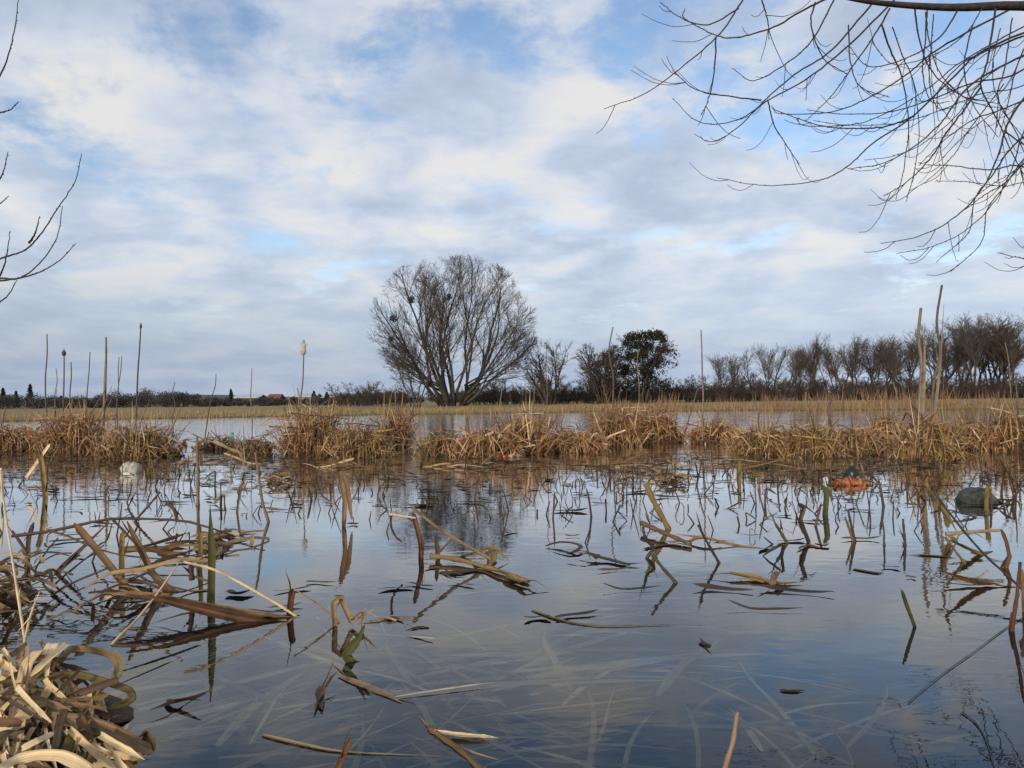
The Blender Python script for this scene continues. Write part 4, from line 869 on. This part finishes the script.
stem('reed_stub', [(798, 504), (804, 508), (800, 520), (808, 541)], (808, 542), 4.5, m_stub, 'bent tan stub with a folded top', 'reed stub', 'blade', sharp=True)
floater('floating_leaf', [(800, 549), (808, 546), (822, 548)], 6, m_redb, 'small red brown leaf floating at the foot of the bent tan stub')
stem('reed_stub', [(845, 517), (849, 528), (853, 541)], (853, 541), 3.2, m_stub, 'left spike of a close pair of dark spikes', 'reed stub')
stem('reed_stub', [(848, 510), (851, 524), (855, 541)], (854, 541), 3.6, m_stub, 'right taller spike of a close pair of dark spikes', 'reed stub')
stem('reed_stub', [(883, 522), (884, 533), (884, 545)], (884, 545), 2.6, m_stub, 'thin short spike right of the close pair', 'reed stub')
stem('reed_stub', [(903, 519), (904, 532), (905, 545)], (905, 545), 3.6, m_stub, 'upright brown spike below the tall stalk reflections', 'reed stub')
stem('reed_stub', [(901, 589), (907, 607), (914, 626)], (914, 627), 4.4, m_green, 'lone dark green spike leaning left, nearest on the right', 'reed stub', 'blade', ref=(.2, -1, .1))
stem('reed_leaf', [(825, 512), (826, 494), (822, 486)], (825, 515), 6, m_green, 'green bent blade below the orange wrapper', 'reed leaf', 'blade')
stem('reed_leaf', [(739, 492), (739, 475), (739, 459)], (739, 474), 4, m_olive, 'olive upright blade right of the narrow channel', 'reed leaf', 'blade', Y=4.3)
floater('floating_leaf', [(853, 569), (864, 571), (876, 573), (884, 572)], 5, m_float, 'small dark leaf pair floating left of the lone green spike')
floater('floating_leaf', [(918, 555), (935, 556), (958, 558)], 4.5, m_darkb, 'narrow dark leaf crossing the tall stalk reflections')
floater('floating_leaf', [(968, 580), (982, 583), (1000, 584)], 9, m_redb, 'dark red brown leaf floating right of the broken triangle of reeds', lift=[.02, .006, .003], fold=.4)
floater('floating_leaf', [(780, 690), (792, 691), (804, 690)], 5, m_darkb, 'small dark leaf floating on the near open water at the right')
stem('dead_reed', [(934, 492), (955, 520), (982, 552), (1010, 578), (1040, 606)], (1030, 604), 3.2, m_stub, 'long dark stem slanting down to the right edge', 'dead reed', dY=[.6, .4, .2, .05, -.1])
stem('reed_leaf', [(936, 498), (944, 512), (948, 528)], (945, 535), 7, m_olive, 'olive broken leaf at the top of the long slanting stem', 'reed leaf', 'blade')
stem('dead_reed', [(946, 534), (970, 532), (1002, 530)], (980, 556), 4.4, m_tanl, 'tan flat stem bridging the broken triangle of reeds', 'dead reed')
stem('reed_leaf', [(1001, 530), (1006, 542), (1009, 556), (1006, 566)], (1006, 568), 5, m_redb, 'brown leaf hanging from the end of the tan flat stem', 'reed leaf', 'blade', sharp=True)
stem('dead_reed', [(946, 537), (956, 552), (962, 560)], (962, 562), 3.4, m_stub, 'short dark prop under the tan flat stem', 'dead reed')
floater('floating_leaf', [(948, 535), (958, 543), (972, 551), (984, 556)], 8, m_olive, 'olive leaf lying down to the water in the broken triangle', lift=[.06, .04, .015, .003])
stem('dead_reed', [(1020, 562), (1017, 595), (1012, 630)], (1012, 631), 4.6, m_redb, 'red brown stem leaning up at the right edge', 'dead reed')
stem('reed_leaf', [(1019, 566), (1023, 585), (1024, 605)], (1024, 612), 6, m_tanl, 'tan leaf hanging beside the red brown stem', 'reed leaf', 'blade')
floater('twig_reflection', [(1040, 606), (1020, 619), (1000, 632), (975, 651), (945, 672), (908, 702)], .9, m_twig_near, 'thin dark strand standing in for a branch reflection at the right edge', 'twig', kind='tube', z=.002)  # dark tube laid on the water to imitate an overhead branch's reflection
floater('twig_reflection', [(962, 712), (975, 722), (985, 738), (997, 775)], 1.6, m_twig_near, 'short dark strand standing in for a branch reflection at the bottom right', 'twig', kind='tube', z=.002)  # second modelled strand, drawn in place of a mirrored branch
# rings and circles of bent thin leaf on the far right
floater('floating_leaf', [(930, 513), (945, 509), (962, 513), (976, 517), (960, 521), (940, 520)], 2.2, m_darkb, 'thin leaf lying in a long loop left of the grey ball', tip=.1)
# near water
floater('floating_leaf', [(532, 610), (560, 620), (600, 626), (650, 625), (706, 624)], 4.2, m_olive, 'long thin olive leaf lying on the water in the middle', tip=.8)
floater('floating_leaf', [(340, 676), (360, 684), (385, 694), (402, 703)], 10, m_tanl, 'pale split leaf just breaking the surface below the dark leaf tip', z=.001, fold=.1)
floater('floating_leaf', [(322, 686), (320, 696), (322, 710)], 9, m_darkb, 'dark narrow leaf floating near the bottom left of the middle', lift=[.012, .004, .002])
floater('floating_leaf', [(430, 728), (446, 740), (462, 752), (486, 775)], 7, m_tanl, 'pale broken stem floating at the bottom edge', kind='tube', z=.001)
floater('floating_leaf', [(434, 731), (460, 735), (492, 736)], 7, m_pale, 'pale leaf strip lying at the top of the broken floating stem', z=.005)
stem('reed_stub', [(338, 768), (345, 752), (351, 738)], (336, 772), 6, m_redb, 'red brown spike poking up at the bottom edge', 'reed stub', 'blade')
stem('reed_stub', [(725, 768), (733, 742), (736, 722), (738, 712)], (724, 772), 6, m_tanl, 'thin tan stub with a knuckle at the bottom edge', 'reed stub')
floater('floating_leaf', [(262, 735), (300, 744), (345, 752), (440, 756)], 6, m_tanl, 'long tan leaf lying along the bottom edge of the water', z=.001, tip=.6)
floater('floating_leaf', [(166, 700), (174, 702), (184, 700)], 7, m_redb, 'small rusty leaf floating right of the pale heap', lift=[.002, .006, .003])
floater('floating_leaf', [(386, 620), (394, 618), (402, 622)], 7, m_tanl, 'small tan leaf scrap floating right of the dark leaf tip')
floater('floating_leaf', [(411, 629), (420, 627), (430, 628)], 4, m_darkb, 'tiny dark scrap floating right of the dark leaf tip')
floater('floating_leaf', [(700, 642), (706, 645), (712, 644)], 6, m_darkb, 'tiny dark leaf speck floating in the middle of the near water')

# ------------------------------------------------------------------ the pale leaf heap, bottom left
def hp(u, v, dz=0.0):
    px, py = u / 5.567, 630 + v / 5.567; Y = 1.0 + (768 - py) / 128 * .2 - dz; return P(px, py, Y)
GH = 'big dead leaves on the near heap'
HL = [
    ([(300, 70), (265, 130), (215, 230), (150, 310)], 74, m_pale, 'broad pale leaf standing at the top of the near heap', .02),
    ([(215, 110), (150, 190), (100, 400), (62, 560), (40, 730)], 72, m_pale, 'long broad pale leaf running down the left of the near heap', .03),
    ([(190, 430), (110, 500), (90, 600), (55, 730)], 78, m_pale, 'wide folded pale leaf low on the left of the near heap', .05),
    ([(250, 262), (340, 250), (450, 250), (600, 290), (722, 335), (735, 380), (690, 410), (590, 440)], 38, m_olive, 'olive leaf looping back at the right side of the near heap', .02),
    ([(330, 190), (390, 110), (460, 105), (560, 120), (630, 150), (650, 190), (640, 270)], 36, m_olive, 'olive brown leaf arching at the top of the near heap', -.02),
    ([(630, 120), (670, 180), (660, 230), (630, 285)], 46, m_pale, 'thin pale torn leaf hanging behind the olive loop', -.03),
    ([(280, 485), (430, 505), (560, 535), (680, 590), (770, 650), (845, 680)], 62, m_tanl, 'thick tan curved leaf reaching right over the water from the near heap', .04),
    ([(845, 680), (835, 620), (800, 580), (770, 590)], 52, m_tanl, 'curled tan tip at the end of the thick curved leaf', .04),
    ([(0, 768), (100, 720), (220, 695), (340, 700), (440, 745), (520, 800)], 50, m_pale, 'pale leaf curving along the bottom of the near heap', .08),
    ([(385, 550), (470, 630), (560, 710), (650, 790)], 34, m_pale, 'narrow pale leaf slanting down right on the near heap', .07),
    ([(360, 440), (335, 520), (318, 600), (300, 700)], 38, m_darkb, 'dark purple brown blade standing in the near heap', .07),
    ([(120, 660), (210, 615), (310, 570)], 30, m_pale, 'short thin pale leaf across the middle of the near heap', .07),
    ([(-30, 440), (20, 390), (80, 320)], 64, m_redb, 'rusty orange leaf at the left edge of the near heap', .02),
    ([(-30, 320), (80, 285), (200, 262), (270, 255)], 48, m_olive, 'olive leaf at the left edge behind the rusty one', -.01),
    ([(280, 320), (235, 390), (180, 470)], 52, m_pale, 'short pale leaf in the middle of the near heap', .03),
    ([(600, 560), (585, 640), (565, 730)], 44, m_tanl, 'short tan leaf hanging under the thick curved leaf', .03),
    ([(370, 300), (440, 350), (500, 420)], 34, m_pale, 'narrow pale leaf under the olive loop', .0),
    ([(545, 370), (570, 450), (590, 530)], 40, m_pale, 'pale leaf standing on end at the right of the near heap', .01),
    ([(440, 480), (480, 560), (500, 640)], 42, m_redb, 'red brown leaf bending down in the middle of the near heap', .05),
    ([(600, 690), (700, 700), (790, 705)], 34, m_pale, 'pale leaf flat at the right foot of the near heap', .03),
    ([(-20, 560), (60, 565), (120, 560)], 34, m_pale, 'short pale leaf at the left edge of the near heap', .06),
    ([(500, 768), (600, 740), (720, 770)], 30, m_pale, 'pale leaf at the bottom right foot of the near heap', .06),
    ([(340, 700), (380, 640), (420, 560)], 50, m_olive, 'olive leaf propped under the narrow pale one', .06),
]
for q, (pts, wu, mt, lab, dz) in enumerate(HL):
    r = np.random.RandomState(900 + q); cc = [hp(u, v, dz + r.normal(0, .006)) for u, v in pts]; c = spline(cc, 24); k_ = np.linspace(0, len(cc) - 1, len(c)); i0 = np.minimum(k_.astype(int), len(cc) - 2); fr_ = (k_ - i0)[:, None]; ca = np.array(cc); c = .35 * c + .65 * (ca[i0] * (1 - fr_) + ca[i0 + 1] * fr_)
    b = MB(); b.blade(c, wu / 5.567 / F * 1.08, ref=nrm(np.array([r.normal(0, .3), -1, .55])), fold=r.uniform(.06, .26), nac=5, tip=.12, base=.8, twist=r.normal(0, .45))
    o = b.build('dead_leaf', mt, origin=c[0]); tag(o, lab, 'dead leaf', GH)
    sm = o.modifiers.new('thickness', 'SOLIDIFY'); sm.thickness = .0011
r = np.random.RandomState(55)
nh = 0
while nh < 250:
    u, v = r.uniform(-80, 700), r.uniform(160, 800)
    if v < 140 + max(0, u - 280) * .75 or u > 560 + (v - 400) * .5: continue
    nh += 1
    a = r.normal(.9, .8) if r.rand() < .6 else r.rand() * 3.14; Ln = r.uniform(120, 340); k = r.normal(0, 12)
    pts = [(u - math.cos(a) * Ln / 2, v - math.sin(a) * Ln / 2), (u + k, v + k * .5), (u + math.cos(a) * Ln / 2, v + math.sin(a) * Ln / 2)]
    dd = r.uniform(-.05, .055)
    c = spline([hp(x, y, dd + r.normal(0, .010)) for x, y in pts], 10); c[:, 2] = np.maximum(c[:, 2], .002 + .004 * r.rand())
    b = MB(); b.blade(c, r.uniform(10, 42) / 5.567 / F * 1.08, ref=nrm(np.array([r.normal(0, .5), -1, .6])), fold=r.uniform(.1, .4), nac=5, tip=.3, twist=r.normal(0, .3))
    dk = ['pale', 'tan', 'olive', 'dark brown', 'pale', 'red brown', 'pale', 'tan', 'pale', 'tan'][nh % 10]
    tag(b.build('dead_leaf', {'pale': m_pale, 'tan': m_tanl, 'olive': m_olive, 'dark brown': m_darkb, 'red brown': m_redb}[dk], origin=c[0]), 'crumpled smaller %s leaf in the near heap among the big leaves' % dk, 'dead leaf', 'smaller leaves inside the near heap')
b = MB(); cen = np.array([-.80, 1.16, 0]); v = []; f = []; r = np.random.RandomState(3)
for iv in range(7):
    ph = iv / 6 * math.pi / 2
    for iu in range(24):
        th = iu / 24 * 6.283; k = 1 + .12 * r.normal(); v.append((math.cos(th) * math.cos(ph) * .19 * k, math.sin(th) * math.cos(ph) * .14 * k, math.sin(ph) * .06 * (1 + .1 * r.normal()) - .02))
for iv in range(6):
    for iu in range(24): f.append((iv * 24 + iu, iv * 24 + (iu + 1) % 24, (iv + 1) * 24 + (iu + 1) % 24, (iv + 1) * 24 + iu))
b.add(np.array(v) + cen, f); tag(b.build('leaf_mound', m_root, origin=cen), 'dark rotting mound under the pale leaves at the bottom left', 'leaf mound')

# ------------------------------------------------------------------ litter
def simple(name, c1, c2, scale, rough=.4, spec=.5, bump=.2, bd=.003): return noise_mat(name, c1, c2, scale, rough=rough, spec=spec, bump=bump, bdist=bd)
def lump(b, c, s, seed, nu=28, nv=16, amp=.1, freq=3, lobes=None):
    r = np.random.RandomState(seed); ph = r.rand(6) * 6.28; v = []; f = []
    for iv in range(nv + 1):
        t_ = iv / nv * math.pi
        for iu in range(nu):
            a = iu / nu * 6.283; d = np.array([math.cos(a) * math.sin(t_), math.sin(a) * math.sin(t_), math.cos(t_)])
            k = 1 + amp * (math.sin(freq * d[0] + ph[0]) * math.sin(freq * d[1] + ph[1]) + math.sin(freq * 1.7 * d[2] + ph[2]) * math.sin(freq * 2.3 * d[0] + ph[3]) * .6 + .3 * math.sin(freq * 4 * d[1] + ph[4]))
            if lobes: k *= 1 - lobes * math.exp(-(d[0] / .16) ** 2)
            v.append(np.asarray(c) + d * k * np.asarray(s))
    for iv in range(nv):
        for iu in range(nu): f.append((iv * nu + iu, (iv + 1) * nu + iu, (iv + 1) * nu + (iu + 1) % nu, iv * nu + (iu + 1) % nu))
    b.add(v, f)
# foam block: two lobes with a dent and a small pale foot
c = W(131, 473); k = c[1] / F
t = empty('foam_block', c); tag(t, 'dirty white two lobed foam block floating in front of the left reed heaps', 'foam block')
m_foam = simple('dirty_foam', (.20, .19, .14), (.46, .44, .36), 34, .7); m_pl_white = simple('white_plastic', (.6, .6, .52), (.75, .74, .68), 20)
b = MB(); lump(b, (0, 0, 3.2 * k), (9.6 * k, 7 * k, 8.2 * k), 4, amp=.12, freq=4, lobes=.34); b.build('body', m_foam, t)
b = MB(); lump(b, (-1 * k, -7 * k, -.4 * k), (4 * k, 2.6 * k, 1.8 * k), 5, amp=.08); b.build('broken_corner', m_pl_white, t)
# orange wrapper
c = W(851, 485); k = c[1] / F
m_orange = simple('orange_wrapper', (.20, .045, .014), (.46, .17, .055), 48, .3, .5, 1, .02); m_dkglass = simple('dark_bottle', (.012, .02, .014), (.025, .035, .025), 20, .32, .3)
b = MB(); r = np.random.RandomState(12); nu, nv = 40, 12; v = []; f = []
for iu in range(nu):
    x = (iu / (nu - 1) - .5) * 33 * k; top = (6.5 + 2.2 * math.sin(iu * .5) + 1.6 * r.normal()) * k * math.sin(math.pi * min(1, max(.12, (iu + 1) / (nu + 1)))) ** .4
    for iv in range(nv):
        a = iv / nv * 6.283; v.append((x + r.normal(0, .5) * k, math.cos(a) * 6 * k * (1 + .15 * r.normal()), max(-.01, math.sin(a)) * top + (.004 if math.sin(a) >= 0 else -.012) + r.normal(0, .4) * k))
for iu in range(nu - 1):
    for iv in range(nv): f.append((iu * nv + iv, iu * nv + (iv + 1) % nv, (iu + 1) * nv + (iv + 1) % nv, (iu + 1) * nv + iv))
b.add(np.array(v) + c, f); tag(b.build('plastic_wrapper', m_orange, origin=c), 'crumpled orange plastic wrapper floating in front of the right reed heaps', 'wrapper')
# dark bottle: shoulder out of the water
c2 = W(852, 480); k = c2[1] / F; t = empty('glass_bottle', c2); tag(t, 'dark glass bottle half sunk behind the orange wrapper', 'bottle')
b = MB(); pr = [(0, -8), (6.6, -7.8), (7.2, -6), (7.2, 5), (7.0, 7.5), (6.2, 10), (4.6, 12), (2.8, 13), (2.4, 13.6), (1.5, 13.7)]
n_ = 24; v = [(math.cos(i_ / n_ * 6.283) * q * k, math.sin(i_ / n_ * 6.283) * q * k, z_ * k) for q, z_ in pr for i_ in range(n_)]
f = [(j_ * n_ + i_, j_ * n_ + (i_ + 1) % n_, (j_ + 1) * n_ + (i_ + 1) % n_, (j_ + 1) * n_ + i_) for j_ in range(len(pr) - 1) for i_ in range(n_)]
b.add(v, f); b.build('body', m_dkglass, t); b = MB(); b.tube([(0, 0, 13.4 * k), (0, 0, 14.6 * k)], [2.6 * k, 2.6 * k], 16); b.build('cap', simple('dark_cap', (.03, .03, .03), (.05, .05, .05), 20), t)
# pale blue plastic scrap
c = W(826, 482); k = c[1] / F; b = MB(); lump(b, c + np.array([0, 0, 2 * k]), (2.3 * k, 2 * k, 3 * k), 8, amp=.3, freq=4)
tag(b.build('plastic_scrap', simple('pale_blue_plastic', (.40, .48, .52), (.6, .66, .68), 40, .25), origin=c), 'pale blue crumpled plastic scrap left of the orange wrapper', 'plastic scrap')
# red cap and white bottle neck lying at the heap
c = W(512, 457.5); k = c[1] / F; t = empty('plastic_bottle', c); tag(t, 'small white plastic bottle with a red cap lying against the reddish heap', 'bottle')
b = MB(); b.tube([(-5 * k, 0, 1.2 * k), (-3 * k, 0, 1.5 * k), (0, .02, 1.8 * k), (6 * k, .05, 1.6 * k), (9 * k, .06, .8 * k)], np.array([.9, 1.1, 1.5, 1.5, 1.0]) * k, 12); b.build('body', m_pl_white, t)
b = MB(); b.tube([(-9.5 * k, -.01, .6 * k), (-5 * k, 0, 1.3 * k)], [2.3 * k, 2.3 * k], 14); b.build('cap', simple('red_cap', (.5, .03, .04), (.6, .06, .07), 20, .3), t)
# green bottle
c = W(231, 446); k = c[1] / F; t = empty('green_bottle', c); tag(t, 'pale green plastic bottle stuck upright in the low reed clumps', 'bottle')
m_grn = simple('green_plastic', (.10, .38, .26), (.18, .50, .36), 20, .25); m_grn2 = simple('green_cap', (.03, .2, .1), (.05, .26, .14), 20, .3)
b = MB(); b.tube([(-2 * k, 0, -2 * k), (-1 * k, 0, 3 * k), (0, 0, 8 * k), (.8 * k, 0, 10.5 * k), (1.2 * k, 0, 12 * k)], np.array([3.6, 3.8, 3.7, 2.4, 1.2]) * k, 16); b.build('body', m_grn, t)
b = MB(); b.tube([(1.2 * k, 0, 12 * k), (1.5 * k, 0, 13.6 * k)], [1.5 * k, 1.5 * k], 12); b.build('cap', m_grn2, t)
# red can scrap left
c = W(183, 446); k = c[1] / F; t = empty('drink_can', c); tag(t, 'small dull red can lying between the left reed heaps', 'can')
b = MB(); b.tube([(-4 * k, 0, 1.6 * k), (3.4 * k, .01, 1.8 * k)], [2.0 * k, 2.0 * k], 16); b.build('body', simple('dull_red', (.16, .04, .035), (.24, .07, .06), 30, .4), t)
b = MB(); b.tube([(3.4 * k, .01, 1.8 * k), (3.9 * k, .011, 1.82 * k)], [1.7 * k, 1.7 * k], 16); b.build('lid', simple('can_lid', (.4, .4, .4), (.5, .5, .5), 30, .3), t)
# grey ball half sunk
c = W(976, 502); k = c[1] / F
b = MB(); lump(b, c + np.array([0, 0, -1 * k]), (19 * k, 17 * k, 15 * k), 6, 48, 28, amp=.10, freq=5)
tag(b.build('old_ball', simple('algae_grey_rubber', (.014, .018, .012), (.085, .09, .085), 16, .6, .3, 1, .01), origin=c), 'dull grey old ball floating half sunk at the right', 'ball')
stem('reed_leaf', [(986, 512), (986, 496), (987, 486)], (985, 514), 4.5, m_olive, 'olive blade standing right in front of the grey ball', 'reed leaf', 'blade')
stem('reed_leaf', [(991, 508), (990, 496), (989, 488)], (991, 509), 3, m_darkb, 'dark thin blade touching the right of the grey ball', 'reed leaf', 'blade')
floater('floating_leaf', [(996, 499), (1006, 500), (1018, 499)], 5, m_redb, 'rusty leaf floating just right of the grey ball', lift=[0, .01, .004])

# ------------------------------------------------------------------ overhanging branches
def zr(u, v): return 600 + u / 2.415, v / 2.415
TW = [
    [(350, -10), (290, 80), (200, 160), (110, 225), (12, 262)], [(720, -10), (600, 110), (500, 190), (410, 240), (330, 290), (240, 295), (178, 240)],
    [(660, 5), (560, 120), (470, 180), (400, 240), (330, 310), (270, 342), (230, 325)], [(1090, -30), (900, 70), (800, 130), (740, 180), (650, 235), (560, 270), (440, 275), (415, 258)],
    [(1120, 40), (930, 120), (850, 190), (750, 285), (660, 345), (600, 400), (530, 435), (400, 448), (285, 430)], [(1120, 90), (950, 170), (880, 220), (820, 300), (750, 360), (680, 395), (600, 408)],
    [(790, 20), (785, 100), (780, 180), (800, 245), (845, 245)], [(955, 20), (935, 150), (920, 210), (960, 290), (1000, 380), (1060, 480)],
    [(1120, 150), (1030, 230), (985, 300), (960, 380), (920, 460), (850, 530), (770, 570), (680, 588)], [(1100, 280), (1000, 350), (950, 420), (905, 480), (890, 560), (815, 630)],
    [(920, 210), (860, 290), (830, 330), (800, 380), (740, 440), (690, 470)], [(975, 315), (1040, 360), (1120, 400)], [(280, 90), (275, 180), (262, 240), (245, 278)],
    [(405, 240), (420, 300), (450, 350), (480, 395)], [(570, -10), (510, 100), (440, 160), (370, 195), (320, 165)], [(560, -10), (480, 30), (420, 65), (330, 90), (280, 85), (205, 45), (205, 20)],
    [(388, -10), (405, 50), (408, 90)], [(680, 60), (705, 130), (730, 190), (745, 300), (735, 400), (715, 480)], [(1120, 200), (980, 260), (900, 290), (830, 340), (770, 400)],
    [(390, 242), (310, 232), (230, 215), (175, 170)], [(760, 280), (690, 305), (600, 310), (520, 300), (415, 262)], [(600, 60), (605, 150), (630, 210), (700, 235)],
    [(335, 20), (260, 60), (190, 40), (145, 5)], [(1070, 30), (1010, 150), (990, 230), (965, 330)], [(1120, 640), (1024, 625), (960, 610)],
    [(700, 20), (660, 90), (610, 160), (560, 230), (500, 290)], [(1100, 110), (1000, 180), (900, 200), (800, 240), (700, 270), (580, 275), (500, 265)],
    [(870, 15), (820, 90), (740, 140), (650, 160), (600, 110)], [(1130, 330), (1030, 390), (980, 440), (930, 470), (870, 515)], [(1110, 60), (1000, 95), (880, 150), (820, 215), (815, 260)],
    [(900, 60), (880, 160), (900, 250), (960, 330)], [(760, 15), (770, 90), (800, 170), (870, 230), (960, 250)], [(1090, 430), (1010, 400), (940, 410), (850, 400), (780, 398)],
    [(520, 5), (510, 60), (540, 140), (600, 180)],
]
rj = random.Random(6)
TW += [[(u + du, v + dv) for u, v in pl] for pl in list(TW) if sum(u for u, v in pl) / len(pl) > 690 for du, dv in [(rj.uniform(15, 70), rj.uniform(-45, 45))]]
root = empty('overhanging_tree', (5.2, 5.6, 0)); tag(root, 'bare tree reaching thin drooping twigs into the picture from the upper right', 'tree')
RO = np.array([5.2, 5.6, 0]); YB = 4.6
b = MB(); b.tube(np.array([(0, 0, -.3), (-.05, 0, 1.2), (.05, -.1, 2.4), (-.1, -.1, 3.6), (-.2, -.2, 5.0), (0, 0, 6.5)]), [.22, .19, .17, .14, .11, .06], 10); b.build('trunk', m_twig_near, root)
b = MB()
lim = spline([P(835, -4, YB) - RO, P(880, 3, YB) - RO, P(950, 7.5, YB) - RO, P(1024, 6, YB) - RO, P(1120, 14, YB + .3) - RO, np.array([-.1, -.1, 3.3])], 24); b.tube(lim, np.linspace(.010, .042, len(lim)), 8)
lim2 = spline([P(1060, 10, YB) - RO, P(1075, 80, YB) - RO, P(1090, 150, YB + .2) - RO, np.array([-.05, -.1, 2.3])], 16); b.tube(lim2, np.linspace(.012, .04, len(lim2)), 7)
b.build('limb', m_twig_near, root)
b = MB(); r = np.random.RandomState(14)
for i, pl in enumerate(TW):
    yo = r.uniform(-.35, .45); fine = i >= 34
    c = np.array([P(*zr(u, v), YB + yo + .05 * k_) for k_, (u, v) in enumerate(pl)]) - RO; p = spline(c, 8 * (len(pl) - 1), i, .0012)
    r0 = (.0031 + .0006 * len(pl)) * (.6 if fine else .95); b.tube(p, np.linspace(r0, .0021, len(p)), 5)
    nsub = r.randint(2, 6)
    for _ in range(nsub):
        j_ = r.randint(len(p) // 4, len(p) - 2); d = nrm(p[j_ + 1] - p[j_]); s = nrm(d * .9 + np.array([r.normal(0, .5), r.normal(0, .4), r.normal(-.25, .4)])); Ln = r.uniform(.08, .38); up_ = r.uniform(.0, .4) * Ln
        q = spline([p[j_], p[j_] + s * Ln * .35 + [0, 0, -.1 * Ln], p[j_] + s * Ln * .7 + [0, 0, -.08 * Ln + up_ * .3], p[j_] + s * Ln + [0, 0, up_]], 10, j_, .001); b.tube(q, np.linspace(.0024, .0015, len(q)), 4)
    for _ in range(len(p)):                                                # buds
        j_ = r.randint(2, len(p)); o_ = nrm(r.normal(0, 1, 3)); b.tube([p[j_], p[j_] + o_ * .009 + nrm(p[j_] - p[j_ - 1]) * .008], [.0026, .001], 3)
b.build('twigs', m_twig_near, root)
# left tree
def zl(u, v): return u / 2.475, v / 2.475
TL = [[(45, -10), (38, 60), (20, 140), (-10, 205), (-90, 330)], [(45, 252), (25, 272), (-5, 282), (-90, 330)], [(20, 375), (10, 420), (-10, 460), (-70, 560)], [(22, 485), (-5, 508), (-70, 560)],
      [(202, 380), (185, 450), (140, 520), (100, 580), (60, 620), (-5, 642), (-140, 690)], [(155, 510), (140, 590), (90, 660), (40, 690), (-5, 690), (-140, 720)], [(188, 603), (140, 650), (80, 680), (20, 692), (-60, 700)],
      [(98, 535), (88, 575), (72, 602)], [(25, 572), (15, 640), (-5, 690), (-60, 760)], [(42, 693), (20, 730), (-10, 752), (-100, 800)], [(-40, 560), (-20, 430), (-5, 330)]]
root = empty('overhanging_tree', (-4.0, 4.4, 0)); tag(root, 'bare tree showing only a few upcurved twigs at the left edge', 'tree')
RO = np.array([-4.0, 4.4, 0]); YB = 4.0
b = MB(); b.tube(np.array([(0, 0, -.3), (.05, 0, .8), (0, .05, 1.8), (.1, 0, 2.8), (.05, .1, 4.2)]), [.12, .10, .08, .06, .02], 9); b.build('trunk', m_twig_near, root)
b = MB(); r = np.random.RandomState(15)
for i, pl in enumerate(TL):
    c = np.array([P(*zl(u, v), YB + r.normal(0, .03)) for u, v in pl]) - RO
    if i in (0, 1, 2, 3, 4, 5, 9): c = np.vstack([c, [0, .02, max(.6, c[-1][2] - .35)]])
    p = spline(c, 8 * (len(c) - 1), i, .001); b.tube(p, np.linspace(.0018, .0065, len(p)), 5)
    for _ in range(len(p)):
        j_ = r.randint(1, len(p)); o_ = nrm(r.normal(0, 1, 3)); b.tube([p[j_], p[j_] + o_ * .008 + nrm(p[j_ - 1] - p[j_]) * .008], [.0026, .001], 3)
b.build('twigs', m_twig_near, root)
